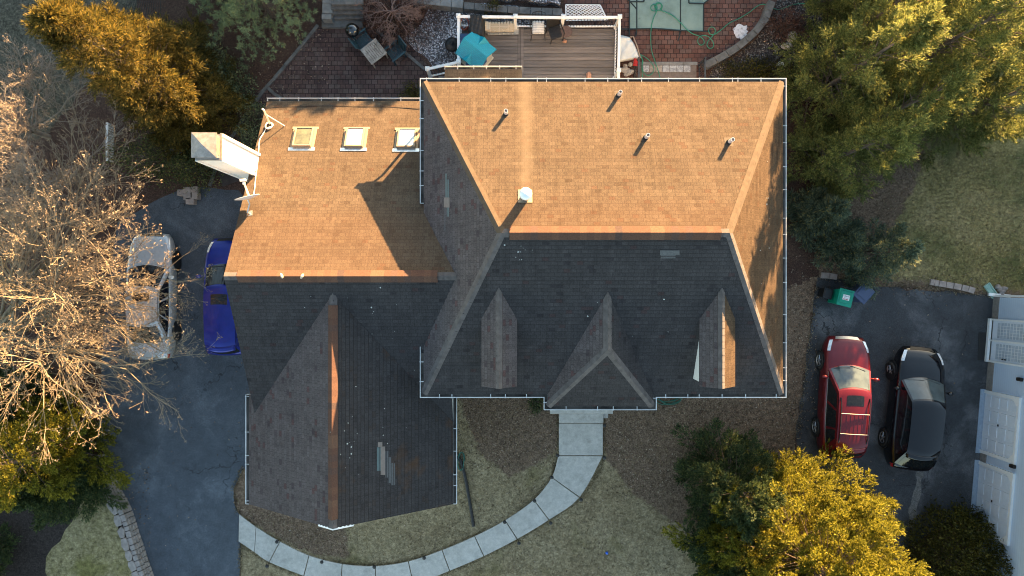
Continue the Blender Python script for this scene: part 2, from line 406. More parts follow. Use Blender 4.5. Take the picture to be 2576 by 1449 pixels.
for (x0, x1, y0, y1) in ((XL, XR, YB, YB + 29), (XL, XR, YT - 29, YT), (XL, XL + 29, YB + 29, YT - 29), (XR - 29, XR, YB + 29, YT - 29)):
    sf.prism([(x0 * U, y0 * U), (x1 * U, y0 * U), (x1 * U, y1 * U), (x0 * U, y1 * U)], zd(DE) - .2, zd(DE) - .17)
sf.build('soffit', M['white'], house)
def hwin(x, y, z, w, h, rz=0, name='window', mat='glassd'):
    o = bpy.data.objects.new(name, None); link(o, house); o.location = (x, y, z); o.rotation_euler = (0, 0, rz)
    q = MB()
    for (cx, cz, dx, dz) in ((0, -h / 2 - .08, w + .2, .08), (0, h / 2, w + .16, .08), (-w / 2 - .04, -h / 2, .08, h), (w / 2 + .04, -h / 2, .08, h)): q.box((cx, -.03, cz), (dx, .09, dz))
    q.build('frame', M['white'], o); q = MB(); q.box((0, -.012, -h / 2), (w, .03, h)); q.build('pane' if name == 'window' else 'panel', M[mat], o)
    if name == 'window': q = MB(); q.box((0, -.03, -.02), (w, .02, .035)); q.box((0, -.033, -h / 2), (.03, .02, h)); q.build('muntins', M['white'], o)
    elif name == 'front_door': q = MB(); q.box((.36, -.06, 0), (.05, .07, .05)); q.build('handle', M['rust'], o)
yf_ = -254 * U
for xw in (-130, -20, 455, 600):
    for zw in (1.55, 4.2): hwin(xw * U, yf_, zw, 1.0, 1.5)
hwin(235 * U, yf_, 1.41, 1.0, 2.1, 0, 'front_door', 'wood'); hwin(235 * U, yf_, 4.25, 1.1, 1.3)
for xw in (-560, -350): hwin(xw * U, -590 * U, 1.5, 1.0, 1.4)
for yw in (-120, 60): hwin(gx * U, yw * U - 1.0, 1.16, 2.5, 2.2, R(-90), 'garage_door', 'white')
for x in (112, 358):
    c = MB(); c.lathe((x * U, -300 * U, .3), [(.14, 0), (.14, .1), (.11, .15), (.095, 4.9), (.14, 5.0), (.14, 5.2)], 14); c.build('porch_column', M['white'], house)
pb = MB(); pb.prism([(98 * U, -311 * U), (372 * U, -311 * U), (372 * U, -285 * U), (98 * U, -285 * U)], zd(DE) - .3, zd(DE) - .05); pb.build('porch_beam', M['white'], house)
# ---- gutters
def gutter(pts, z, label=None, hang=.75, ends=(True, True)):
    """pts in metres, roof edge on the LEFT of the walking direction"""
    mb = MB(); g = .105
    P = [Vector(p) for p in pts]; n = len(P); outer = []
    for i in range(n):
        d0 = (P[i] - P[i - 1]).normalized() if i else None; d1 = (P[i + 1] - P[i]).normalized() if i < n - 1 else None
        n0 = Vector((d0.y, -d0.x)) if d0 else None; n1 = Vector((d1.y, -d1.x)) if d1 else None
        nn = (n0 + n1) / (1 + n0.dot(n1)) if (n0 is not None and n1 is not None) else (n0 if n0 is not None else n1)
        outer.append(nn)
    for i in range(n - 1):
        a, b = P[i], P[i + 1]; na, nb = outer[i], outer[i + 1]
        def pt(p, nn, o, zz): return (p.x + nn.x * o, p.y + nn.y * o, zz)
        mb.face([pt(a, na, 0, z - .09), pt(b, nb, 0, z - .09), pt(b, nb, g, z - .09), pt(a, na, g, z - .09)][::-1], 1)
        for o0, o1, z0, z1, m in ((g, g + .022, z - .12, z + .012, 0), (-.012, 0, z - .16, z - .02, 0)):
            A = [pt(a, na, o0, z0), pt(b, nb, o0, z0), pt(b, nb, o1, z0), pt(a, na, o1, z0), pt(a, na, o0, z1), pt(b, nb, o0, z1), pt(b, nb, o1, z1), pt(a, na, o1, z1)]
            for f in ((3, 2, 1, 0), (4, 5, 6, 7), (0, 1, 5, 4), (2, 3, 7, 6), (1, 2, 6, 5), (3, 0, 4, 7)): mb.face([A[k] for k in f], m)
        L = (b - a).length; d = (b - a) / L; nn = Vector((d.y, -d.x)); k = max(1, round(L / hang + random.uniform(-.3, .3)))
        for j in range(k):
            q = a + d * (L * (j + .5 + random.uniform(-.42, .42)) / k) + nn * (g / 2 + .01)
            mb.box((q.x, q.y, z - .004), (.022, g + .05, .012), math.atan2(d.y, d.x))
    for e, nn in ((0, outer[0]), (n - 1, outer[-1])):
        if ends[0 if e == 0 else 1]:
            p = P[e] + nn * (g / 2); d = (P[1] - P[0]).normalized() if e == 0 else (P[-1] - P[-2]).normalized()
            mb.box((p.x, p.y, z - .12), (.014, g + .02, .13), math.atan2(d.y, d.x))
    o = mb.build('gutter', [M['gutter'], M['gutter_in']], house)
    return o
zg = zd(DE) - .015
gutter([(XL * U, -150 * U), (XL * U, YB * U), (95 * U, YB * U), (95 * U, -314.8 * U), (375 * U, -314.8 * U), (375 * U, YB * U), (XR * U, YB * U), (XR * U, YT * U), (XL * U, YT * U), (XL * U, 226 * U)], zg)
gutter([(-210 * U, 553 * U), (GX * U, 553 * U)], zd(PG * 523.5) - .015)
gutter([(-747 * U, -303 * U), (-747 * U, -613.7 * U)], zd(GD + PK * 290) - .015)
gutter([(-167 * U, -613.7 * U), (-167 * U, -300 * U)], zd(GD + PK * 290) - .015)
# downspouts
for p in (((XL + 4) * U, (YT - 22) * U), ((XR - 8) * U, (YB + 22) * U)):
    ds = MB(); ds.tube([(p[0], p[1], zg - .1), (p[0] + .1, p[1] - .1, zg - .4), (p[0] + .12, p[1] - .12, .1)], .045, 8); ds.build('downspout', M['white'], house)
# white rake trim at the garage gable
rk = MB()
for s_ in (-1, 1):
    for (o0, o1) in ((0, 46), (46, 290)):
        a = (-457 + s_ * o0, -613.7); b = (-457 + s_ * o1, -613.7)
        za = zd(GD + PK * o0); zb = zd(GD + PK * o1); ex = .05 if o0 == 0 else .0
        y0 = -613.7 * U - ex; y1 = -613.7 * U + .02 - ex
        P = [(a[0] * U, y0, za - .17), (b[0] * U, y0, zb - .17), (b[0] * U, y0, zb + .012 - (0 if o0 == 0 else .03)), (a[0] * U, y0, za + .012 - (0 if o0 == 0 else .03))]
        Q = [(p[0], y1 + .0 + ex * .9, p[2]) for p in P]
        for f in ((P[0], P[1], P[2], P[3]), (Q[3], Q[2], Q[1], Q[0]), (P[3], P[2], Q[2], Q[3]), (P[0], Q[0], Q[1], P[1])): rk.face(f)
rk.build('rake_trim', M['white'], house)
# ---- bump-out roof beside the deck
bx0, bx1, by0, by1 = -2.44, .36, 6.36, 7.95
bu = MB(); bu.face([(bx0, by0, 3.75), (bx1, by0, 3.75), (bx1, by1, 3.2), (bx0, by1, 3.2)][::1], 0, [(bx0, 0), (bx1, 0), (bx1, 1.7), (bx0, 1.7)])
bu.face([(bx0, by1, 3.12), (bx1, by1, 3.12), (bx1, by0, 3.67), (bx0, by0, 3.67)], 0, [(0, 0)] * 4)
bo = bu.build('bay_roof', M['sh_rear'], house)
bw = MB()
for (a, b) in (((bx0 + .15, by0), (bx0 + .15, by1 - .2)), ((bx0 + .15, by1 - .2), (bx1 - .15, by1 - .2)), ((bx1 - .15, by1 - .2), (bx1 - .15, by0))):
    bw.face([(*a, 0), (*b, 0), (*b, 3.2), (*a, 3.2)])
bw.build('bay_wall', M['siding'], house)
gutter([(bx1, by1), (bx0, by1)], 3.19, hang=.6)
# ---- chimney chase
ch = bpy.data.objects.new('chimney', None); link(ch, house)
cx0, cx1, cy0, cy1, czt = -9.42, -8.68, 3.83, 4.57, 7.6
cb = MB(); cb.prism([(cx0, cy0), (cx1, cy0), (cx1, cy1), (cx0, cy1)], -.1, czt)
for x, y in ((cx0, cy0), (cx1, cy0), (cx1, cy1), (cx0, cy1)): cb.box((x, y, 0), (.09, .09, czt + .005))
cb.build('chimney_chase', M['siding'], ch)
sh = MB(); sh.box(((cx0 + cx1) / 2, (cy0 + cy1) / 2, czt), (.78, .78, .05), m=0); sh.box(((cx0 + cx1) / 2, (cy0 + cy1) / 2, czt + .05), (.66, .66, .3), m=1); sh.box(((cx0 + cx1) / 2 + .33, (cy0 + cy1) / 2, czt + .08), (.02, .5, .24), m=2)  # tan strip paints the sunlit side of the shroud
sh.build('chimney_shroud', [M['rust'], M['galv'], M['tan']], ch)
cc = MB(); c0 = ((cx0 + cx1) / 2, (cy0 + cy1) / 2, czt + .36); q = .37
cor = [(c0[0] - q, c0[1] - q, c0[2]), (c0[0] + q, c0[1] - q, c0[2]), (c0[0] + q, c0[1] + q, c0[2]), (c0[0] - q, c0[1] + q, c0[2])]
for i in range(4): cc.face([cor[i], cor[(i + 1) % 4], (c0[0], c0[1], c0[2] + .13)]); cc.face([cor[i], (cor[i][0], cor[i][1], c0[2] - .05), (cor[(i + 1) % 4][0], cor[(i + 1) % 4][1], c0[2] - .05), cor[(i + 1) % 4]])
cc.build('chimney_cap', M['rust'], ch)
# ---- skylights
def skylight(px, py, glass):
    x, y = W2(px, py, 4.65); yu = y / U; sk = bpy.data.objects.new('skylight', None); link(sk, house)
    th = math.atan(PG); sk.location = (x, y, Zgr(x / U, yu) + .01); sk.rotation_euler = (-th, 0, 0)
    w, h, t = .64, .86, .055
    b = MB()
    for (cx, cy, dx, dy) in ((-w / 2 + t / 2, 0, t, h), (w / 2 - t / 2, 0, t, h), (0, h / 2 - t / 2, w - 2 * t - .004, t), (0, -h / 2 + t / 2, w - 2 * t - .004, t)): b.box((cx, cy, 0), (dx, dy, .13))
    b.build('frame', M['tan'], sk, bevel=.006)
    g = MB(); g.box((0, 0, .05), (w - 2 * t - .01, h - 2 * t - .01, .055)); g.build('glass', M[glass], sk)
    f = MB(); f.box((0, h / 2 + .05, .012), (w + .28, .1, .012)); f.box((0, -h / 2 - .07, .012), (w + .28, .14, .012), m=1); f.box((w / 2 + .05, 0, .012), (.09, h, .012)); f.box((-w / 2 - .05, 0, .012), (.09, h, .012))
    f.build('flashing', [M['tan'], M['galv']], sk)
M['glassg'] = plain('green_tinted_glass', (.1, .1, .05), .1, 0, var=.4, scale=5, spec=.8)
skylight(754, 341, 'glassg'); skylight(886, 342, 'glassw'); skylight(1019, 344, 'glassw')
# ---- plumbing vents and flue
M['boot'] = plain('brown_boot_flashing', (.05, .035, .025), .8)
M['pvc'] = plain('white_pipe', (.75, .72, .7), .5, var=.1)
def vent(px, py, Zs, h=.42):
    z = 6.5
    for _ in range(4):
        x, y = W2(px, py, z); z = Zs(x / U, y / U)
    o = bpy.data.objects.new('vent_pipe', None); link(o, house); o.location = (x, y, z)
    a = MB(); a.box((0, 0, -.02), (.26, .34, .035), rx=-math.atan(pr)); a.build('flashing', M['boot'], o)
    a = MB(); a.lathe((0, 0, -.05), [(.085, 0), (.085, .1), (.06, .17)], 14); a.build('collar', M['rubber'], o, smooth=True)
    a = MB(); a.lathe((0, 0, -.05), [(.06, 0), (.06, h + .05), (.048, h + .05), (.045, h - .1)], 14); a.build('pipe', M['pvc'], o, smooth=False)
for p in ((1273, 287), (1556, 240), (1624, 347), (1833, 358)): vent(p[0], p[1], Zr)
x, y = W2(1321, 497, 7.4); z = Zr(x / U, y / U); x, y = W2(1321, 497, z); z = Zr(x / U, y / U)
fl = bpy.data.objects.new('flue', None); link(fl, house); fl.location = (x, y, z)
a = MB(); a.box((0, .02, -.03), (.42, .46, .045), rx=-math.atan(pr)); a.build('flashing', M['tan'], fl)
a = MB(); a.lathe((0, 0, -.1), [(.13, 0), (.13, .72), (.155, .74), (.155, .82)], 18); a.build('pipe', M['galv'], fl, smooth=True)
a = MB(); a.lathe((0, 0, .74), [(.18, 0), (.185, .05), (.15, .1), (.07, .135), (.01, .14)], 18); a.build('flue_cap', plain('pale_flue_cap', (.8, .82, .83), .4, .1), fl, smooth=True)
# ---- bare patches where shingles are missing
def patch(Zs, gx_, gy_, rects, name='shingle_patch'):
    mb = MB(); mats = [M['shing_new'], M['teal'], M['shing_grey']]
    for (x0, y0, x1, y1, m, zz) in rects:
        P = []
        for (a, b) in ((x0, y1), (x1, y1), (x1, y0), (x0, y0)):
            z = 6.5
            for _ in range(4): w = W2(a, b, z); z = Zs(w[0] / U, w[1] / U)
            P.append((w[0], w[1], z + .017 + zz))
        mb.face(P, m)
        for i in range(4):
            a, b = P[i], P[(i + 1) % 4]; mb.face([a, (a[0], a[1], a[2] - .02), (b[0], b[1], b[2] - .02), b], m)
    mb.build(name, mats, house)
patch(Zkr, 1, 0, [(951, 1112, 962, 1124, 0, .004), (958, 1123, 969, 1194, 0, .004), (949, 1125, 957.5, 1184, 1, 0), (970, 1134, 977, 1201, 2, 0), (978, 1150, 984, 1215, 2, .003), (985, 1165, 994, 1220, 2, 0)])
patch(Zl, -1, 0, [(1119, 437, 1123.5, 500, 1, 0), (1124, 452, 1129, 545, 1, .004), (1117, 497, 1131, 522, 0, .008), (1118, 523, 1121, 580, 2, 0)])
patch(Zf, 0, -1, [(1660, 630, 1709, 642, 2, .004), (1662, 642.5, 1699, 650, 2, 0)])
# fallen flakes on the roof
fk = MB()
for (Zs, cx, cy, sx, sy, n) in ((Zf, 1310, 638, 45, 22, 10), (Zf, 1600, 760, 230, 110, 7), (Zkr, 880, 1115, 25, 60, 14), (Zkr, 980, 1100, 110, 130, 6), (Zgf, 900, 780, 200, 60, 12), (Ze, 1930, 560, 20, 120, 9), (Zgf, 1000, 900, 90, 60, 6)):
    for _ in range(n):
        px, py = random.gauss(cx, sx * .6), random.gauss(cy, sy * .6); z = 6.5
        for _ in range(4): w = W2(px, py, z); z = Zs(w[0] / U, w[1] / U)
        s_ = random.choice((.01, .012, .015, .02, .032)); fk.box((w[0], w[1], z + .012), (s_, s_ * 1.3, .018), random.random() * 3)
o = fk.build('fallen_flakes', plain('pale_flakes', (.55, .55, .5), .9, var=.2)); tag(o, 'small pale flakes and droppings scattered over the shaded roof slopes', None, None, 'stuff')
def raw_mesh(name, V, Fc, nper, mat, parent=None, smooth=False, clean=True):
    me = bpy.data.meshes.new(name); nf = len(Fc) // nper
    me.vertices.add(len(V)); me.vertices.foreach_set('co', np.ascontiguousarray(V, dtype=np.float32).ravel())
    me.loops.add(len(Fc)); me.loops.foreach_set('vertex_index', np.ascontiguousarray(Fc, dtype=np.int32))
    me.polygons.add(nf); me.polygons.foreach_set('loop_start', np.arange(0, len(Fc), nper, dtype=np.int32)); me.polygons.foreach_set('loop_total', np.full(nf, nper, dtype=np.int32))
    me.materials.append(mat); me.update(calc_edges=True); clean and me.validate()
    o = bpy.data.objects.new(name, me); return link(o, parent)
# ---------------------------------------------------------------- THE GROUND
GR = 'structure'
def sheet(name, px, z, mat, label, thick=0.0):
    pts = [W2(x, y, z) for x, y in px]
    a = sum(pts[i][0] * pts[(i + 1) % len(pts)][1] - pts[(i + 1) % len(pts)][0] * pts[i][1] for i in range(len(pts)))
    if a < 0: pts.reverse()
    mb = MB()
    if thick: mb.prism(pts, z - thick, z)
    else: mb.face([(*p, z) for p in pts])
    o = mb.build(name, mat); return struct(o, label)
def wob(px, amp=5, step=26):
    """ragged edge: subdivide a pixel outline and jitter it"""
    out = []
    for i, p in enumerate(px):
        q = px[(i + 1) % len(px)]; L = math.hypot(q[0] - p[0], q[1] - p[1]); k = max(1, int(L / step))
        for j in range(k):
            t = j / k; a = amp if 0 < j else amp * .5
            out.append((p[0] + (q[0] - p[0]) * t + random.uniform(-a, a), p[1] + (q[1] - p[1]) * t + random.uniform(-a, a)))
    return out
M['soil'] = ground_mat('leaf_mulch', [(.2, (.018, .013, .011)), (.45, (.06, .036, .028)), (.62, (.11, .06, .045)), (.8, (.2, .14, .11))], [(.3, (.05, .03, .024)), (.7, (.12, .085, .065))], 26, .8, .35)
BEDF = [(.1, (.05, .034, .024)), (.42, (.14, .094, .064)), (.62, (.2, .14, .096)), (.9, (.31, .235, .17))]
M['lawn'] = ground_mat('dormant_grass', [(.1, (.065, .05, .03)), (.42, (.19, .15, .088)), (.62, (.285, .23, .142)), (.9, (.43, .355, .24))], [(.3, (.2, .145, .08)), (.5, (.295, .228, .13)), (.75, (.365, .292, .178))], 11, .55, .4, patches=[(.5, .56, .7, (.15, .125, .055))], mask=(BEDF,))
M['lawn2'] = ground_mat('greening_grass', [(.1, (.05, .043, .015)), (.42, (.18, .15, .06)), (.62, (.28, .23, .1)), (.9, (.43, .35, .19))], [(.3, (.12, .105, .036)), (.55, (.24, .195, .086)), (.75, (.33, .26, .135))], 11, .5, .4, patches=[(.4, .5, .66, (.075, .09, .032))], mask=(BEDF,))
M['scrub'] = ground_mat('rough_scrub_grass', [(.15, (.018, .017, .013)), (.42, (.065, .06, .046)), (.62, (.115, .105, .08)), (.9, (.21, .19, .15))], [(.3, (.045, .046, .03)), (.7, (.11, .1, .078))], 10, .5, .4)
M['lawn3'] = ground_mat('mossy_grass', [(.15, (.06, .05, .028)), (.42, (.19, .16, .08)), (.62, (.28, .24, .135)), (.9, (.42, .36, .24))], [(.3, (.17, .145, .065)), (.7, (.28, .24, .135))], 10, .7, .4, patches=[(.5, .55, .7, (.13, .12, .035))])
M['bark'] = ground_mat('leaf_bed', BEDF, [(.3, (.08, .058, .046)), (.7, (.17, .13, .105))], 15, .8, .35)
M['grav'] = None
def gravel(name, stops, sc):
    t = NT(name); v = t.t.nodes.new('ShaderNodeTexVoronoi'); v.inputs['Scale'].default_value = sc; t.l(t.co(), v.inputs['Vector'])
    c = t.ramp(v.outputs['Color'], stops, 'CONSTANT'); e = t.ramp(v.outputs['Distance'], [(.25, 1.0), (.62, .18)])
    c = t.mix(1.0, c, e, 'MULTIPLY'); c = t.mix(t.ramp(t.noise(1.2, 4, .7), [(.5, 0.0), (.68, .8)]), c, (.06, .04, .033))
    t.bump(t.math('SUBTRACT', 1.0, v.outputs['Distance']), .8, .03); return t.done(c, .9)
M['grav_w'] = gravel('white_stone_chips', [(0, (.35, .34, .36)), (.3, (.68, .67, .7)), (.55, (.2, .19, .21)), (.68, (.55, .53, .58)), (.85, (.78, .77, .78))], 17)
M['grav_g'] = gravel('grey_pebbles', [(0, (.1, .09, .09)), (.35, (.2, .19, .18)), (.6, (.12, .1, .1)), (.8, (.36, .34, .33)), (.93, (.55, .52, .5))], 16)
def asphalt(name, col, light):
    t = NT(name); c = t.ramp(t.noise(.5, 5, .65, dist=.4), [(.34, tuple(x * .86 for x in col)), (.5, col), (.66, tuple(x * 1.12 for x in light))]); c = t.mix(t.ramp(t.noise(1.7, 3, .5), [(.68, 0.0), (.78, .5)]), c, tuple(x * .5 for x in col))
    c = t.mix(1.0, c, t.ramp(t.noise(45, 4, .9), [(.36, .55), (.5, 1.0), (.64, 1.8)]), 'MULTIPLY')
    c = t.mix(1.0, c, t.ramp(t.noise(2.6, 6, .75), [(.3, .8), (.7, 1.2)]), 'MULTIPLY')
    v = t.t.nodes.new('ShaderNodeTexVoronoi'); v.feature = 'DISTANCE_TO_EDGE'; v.inputs['Scale'].default_value = .42
    mp = t.t.nodes.new('ShaderNodeVectorMath'); mp.operation = 'ADD'; nz = t.t.nodes.new('ShaderNodeTexNoise'); nz.inputs['Scale'].default_value = 2.2; nz.inputs['Detail'].default_value = 6
    t.l(t.co(), nz.inputs['Vector']); t.l(t.co(), mp.inputs[0]); t.l(nz.outputs['Color'], mp.inputs[1]); t.l(mp.outputs[0], v.inputs['Vector'])
    cr = t.math('MULTIPLY', t.ramp(v.outputs['Distance'], [(.004, .85), (.012, 0.0)]), t.ramp(t.noise(.33, 2), [(.5, 0.0), (.58, .9)]))
    c = t.mix(cr, c, tuple(x * .25 for x in col)); t.bump(t.noise(60, 4, .9), .5, .012); return t.done(c, .85, spec=.3)
M['asph'] = asphalt('driveway_asphalt', (.068, .08, .097), (.092, .106, .126))
M['asph2'] = asphalt('old_asphalt', (.05, .053, .058), (.098, .1, .106))
M['conc'] = None
t = NT('concrete_slab'); c = t.ramp(t.noise(.8, 6, .65), [(.3, (.43, .415, .38)), (.7, (.51, .49, .455))]); c = t.mix(1.0, c, t.ramp(t.noise(35, 5, .85), [(.3, .85), (.7, 1.12)]), 'MULTIPLY')
c = t.mix(t.ramp(t.noise(2.3, 4, .7), [(.5, 0.0), (.68, .5)]), c, (.3, .29, .265))
c = t.mix(1.0, c, t.ramp(t.noise(5, 6, .8), [(.36, .82), (.64, 1.12)]), 'MULTIPLY')
t.bump(t.noise(50, 4), .2, .006); M['conc'] = t.done(c, .9)
def pavers(name, cols, bw=.21, bh=.19, rz=0.0):
    t = NT(name); nd = t.t.nodes.new('ShaderNodeTexBrick'); mp = t.t.nodes.new('ShaderNodeMapping'); mp.inputs['Rotation'].default_value = (0, 0, rz); t.l(t.co(), mp.inputs[0])
    t.l(mp.outputs[0], nd.inputs['Vector']); nd.inputs['Color1'].default_value = (0, 0, 0, 1); nd.inputs['Color2'].default_value = (1, 1, 1, 1); nd.inputs['Mortar'].default_value = (0, 0, 0, 1)
    nd.inputs['Scale'].default_value = 1; nd.inputs['Mortar Size'].default_value = .011; nd.inputs['Mortar Smooth'].default_value = .3; nd.inputs['Brick Width'].default_value = bw; nd.inputs['Row Height'].default_value = bh; nd.inputs['Bias'].default_value = 0
    c = t.ramp(nd.outputs['Color'], cols); c = t.mix(1.0, c, t.ramp(t.noise(1.1, 4, .7), [(.3, .62), (.7, 1.3)]), 'MULTIPLY'); c = t.mix(1.0, c, t.ramp(t.noise(30, 4, .8), [(.3, .75), (.7, 1.25)]), 'MULTIPLY')
    c = t.mix(nd.outputs['Fac'], c, (.014, .011, .01)); t.bump(t.math('SUBTRACT', 1.0, nd.outputs['Fac']), .5, .012); return t.done(c, .88, spec=.25)
M['paver'] = pavers('dark_red_pavers', [(0, (.072, .047, .045)), (.5, (.105, .066, .06)), (1, (.115, .088, .08))], .235, .19)
M['paver2'] = pavers('brick_red_pavers', [(0, (.115, .057, .047)), (.5, (.15, .075, .06)), (1, (.125, .085, .075))], .25, .185)
M['block'] = plain('retaining_block', (.2, .2, .195), .95, var=.3, scale=3.5, bump=.4)
M['block_d'] = plain('dark_block', (.125, .125, .122), .95, var=.35, scale=4, bump=.4)
M['fieldstone'] = plain('fieldstone', (.27, .24, .225), .95, var=.25, scale=5, bump=.5)

# base sheet and beds
g = MB(); g.face([(-90, -90, 0), (90, -90, 0), (90, 90, 0), (-90, 90, 0)]); struct(g.build('ground', M['soil']), 'brown leaf mulch ground around the houses')
def inpoly(P, X, Y):
    r = np.zeros(X.shape, bool); n = len(P)
    for i in range(n):
        (x0, y0), (x1, y1) = P[i], P[(i + 1) % n]
        if y0 == y1: continue
        m = ((y0 > Y) != (y1 > Y)) & (X < (x1 - x0) * (Y - y0) / (y1 - y0) + x0); r ^= m
    return r
def pdist(P, X, Y):
    d = np.full(X.shape, 1e9); n = len(P)
    for i in range(n):
        (x0, y0), (x1, y1) = P[i], P[(i + 1) % n]; dx, dy = x1 - x0, y1 - y0; L2 = dx * dx + dy * dy + 1e-9
        t_ = np.clip(((X - x0) * dx + (Y - y0) * dy) / L2, 0, 1); d = np.minimum(d, np.hypot(X - x0 - t_ * dx, Y - y0 - t_ * dy))
    return np.where(inpoly(P, X, Y), d, -d)
def yard(name, px, z, mat, label, beds, step=.16, fall=.7):
    P = [W2(x, y, z) for x, y in px]; xs = [p[0] for p in P]; ys = [p[1] for p in P]
    gx_ = np.arange(min(xs), max(xs) + step, step); gy_ = np.arange(min(ys), max(ys) + step, step); X, Y = np.meshgrid(gx_, gy_, indexing='ij')
    bed = np.zeros(X.shape)
    for bp in beds: bed = np.maximum(bed, np.clip(.5 + pdist([W2(x, y, z) for x, y in bp], X, Y) / fall, 0, 1))
    ins = pdist(P, X, Y) > -.05; ny = len(gy_); a_ = np.arange(X.size).reshape(X.shape)
    ok = ins[:-1, :-1] & ins[1:, :-1] & ins[1:, 1:] & ins[:-1, 1:]
    Fq = np.stack([a_[:-1, :-1], a_[1:, :-1], a_[1:, 1:], a_[:-1, 1:]], -1)[ok]
    o = raw_mesh(name, np.stack([X, Y, np.full(X.shape, z)], -1).reshape(-1, 3), Fq.reshape(-1), 4, mat, clean=False)
    at = o.data.attributes.new('bed', 'FLOAT', 'POINT'); at.data.foreach_set('value', bed.reshape(-1).astype(np.float32)); return struct(o, label)
yard('lawn', [(590, 1190), (640, 1100), (1120, 960), (1420, 940), (2035, 700), (2060, 690), (2045, 793), (2022, 966), (2003, 1110), (1990, 1560), (600, 1560), (604, 1300), (586, 1250)], .004, M['lawn'], 'dormant tan front lawn and leaf beds around the curving walkway',
     [[(1470, 960), (2035, 680), (2070, 640), (2060, 800), (2040, 880), (2025, 985), (2003, 1110), (1970, 1190), (1720, 1330), (1590, 1240), (1525, 1150)], [(1130, 930), (1420, 930), (1412, 1120), (1350, 1170), (1280, 1200), (1200, 1130)], [(570, 1185), (615, 1145), (640, 1140), (860, 1270), (880, 1400), (790, 1395), (705, 1355), (600, 1295), (570, 1250)]])
yard('lawn', [(2040, 540), (2160, 150), (2760, 60), (2760, 760), (2470, 744), (2380, 734), (2190, 718), (2056, 700)], .004, M['lawn2'], 'greening side lawn behind the rubbish bins', [[(1990, 540), (2150, 100), (2420, 100), (2300, 470), (2180, 700), (2000, 720)], [(2150, 690), (2480, 725), (2700, 740), (2700, 790), (2100, 760)]], fall=1.1)
sheet('lawn', wob([(-900, -500), (420, -500), (330, 60), (120, 340), (-900, 600)], 8), .004, M['scrub'], 'rough grass beyond the golden conifer')
sheet('gravel_bed', wob([(1075, 20), (1170, 8), (1415, 25), (1425, 60), (1160, 70), (1160, 165), (1090, 165), (1015, 95), (1060, 60)], 5, 20), .008, M['grav_w'], 'bed of white stone chips beside the deck')
sheet('gravel_bed', wob([(1290, -120), (1420, -120), (1408, 10), (1345, 2), (1250, -6), (1240, -60)], 5, 20), .3, M['grav_w'], 'white stone chips above the block wall', .3)
sheet('gravel_bed', wob([(1775, 215), (1790, 175), (1850, 140), (1910, 90), (1950, 20), (1960, -60), (2070, -60), (2080, 230)], 5, 22), .008, M['grav_g'], 'grey pebble bed beside the curved block wall')
sheet('driveway', wob([(470, 470), (600, 478), (660, 560), (700, 900), (690, 1150), (640, 1155), (610, 1180), (587, 1230), (590, 1270), (602, 1294), (604, 1362), (606, 1800), (480, 1800), (372, 1449), (345, 1350), (300, 1240), (262, 1160), (250, 1060), (262, 800), (296, 560), (400, 500)], 2, 30), .012, M['asph'], 'blue grey asphalt driveway beside the garage wing')
sheet('driveway', wob([(2055, 697), (2108, 700), (2192, 717), (2262, 721), (2280, 731), (2382, 731), (2465, 742), (2530, 744), (2480, 1300), (2400, 1305), (2325, 1350), (2262, 1410), (2200, 1500), (1985, 1500), (2003, 1100), (2010, 1016), (2022, 966), (2035, 866), (2045, 793)], 4, 24), .012, M['asph2'], 'cracked asphalt driveway of the house next door')
sheet('patio', [(800, 66), (1000, 80), (1030, 110), (1085, 176), (1180, 215), (1200, 420), (640, 420), (620, 250), (668, 218), (742, 140)], .012, M['paver'], 'dark red paver patio behind the garage wing')
sheet('patio', [(1420, -150), (2100, -150), (1935, 20), (1905, 75), (1860, 118), (1800, 152), (1770, 165), (1770, 260), (1420, 260)], .012, M['paver2'], 'red paver patio around the covered pool')
M['mud'] = plain('walk_pavers_dark', (.055, .043, .04), .9, var=.3, scale=4)
sheet('path', [(598, 320), (742, 140), (668, 218), (700, 340), (640, 440), (560, 470), (545, 420), (600, 345)], .008, M['mud'], 'dark paved side path below the chimney')
# stained light streak on the right driveway is sand washed out of the bed
sand = ground_mat('washed_sand', [(.3, (.09, .09, .088)), (.6, (.17, .168, .16)), (.8, (.24, .235, .22))], [(.3, (.12, .12, .115)), (.7, (.17, .165, .16))], 30, 2, .4)
sheet('sand_streak', wob([(2306, 1185), (2322, 1190), (2316, 1240), (2306, 1290), (2297, 1330), (2282, 1330), (2290, 1270), (2302, 1225)], 3, 9), .016, sand, 'pale streak of washed sand on the neighbouring driveway')
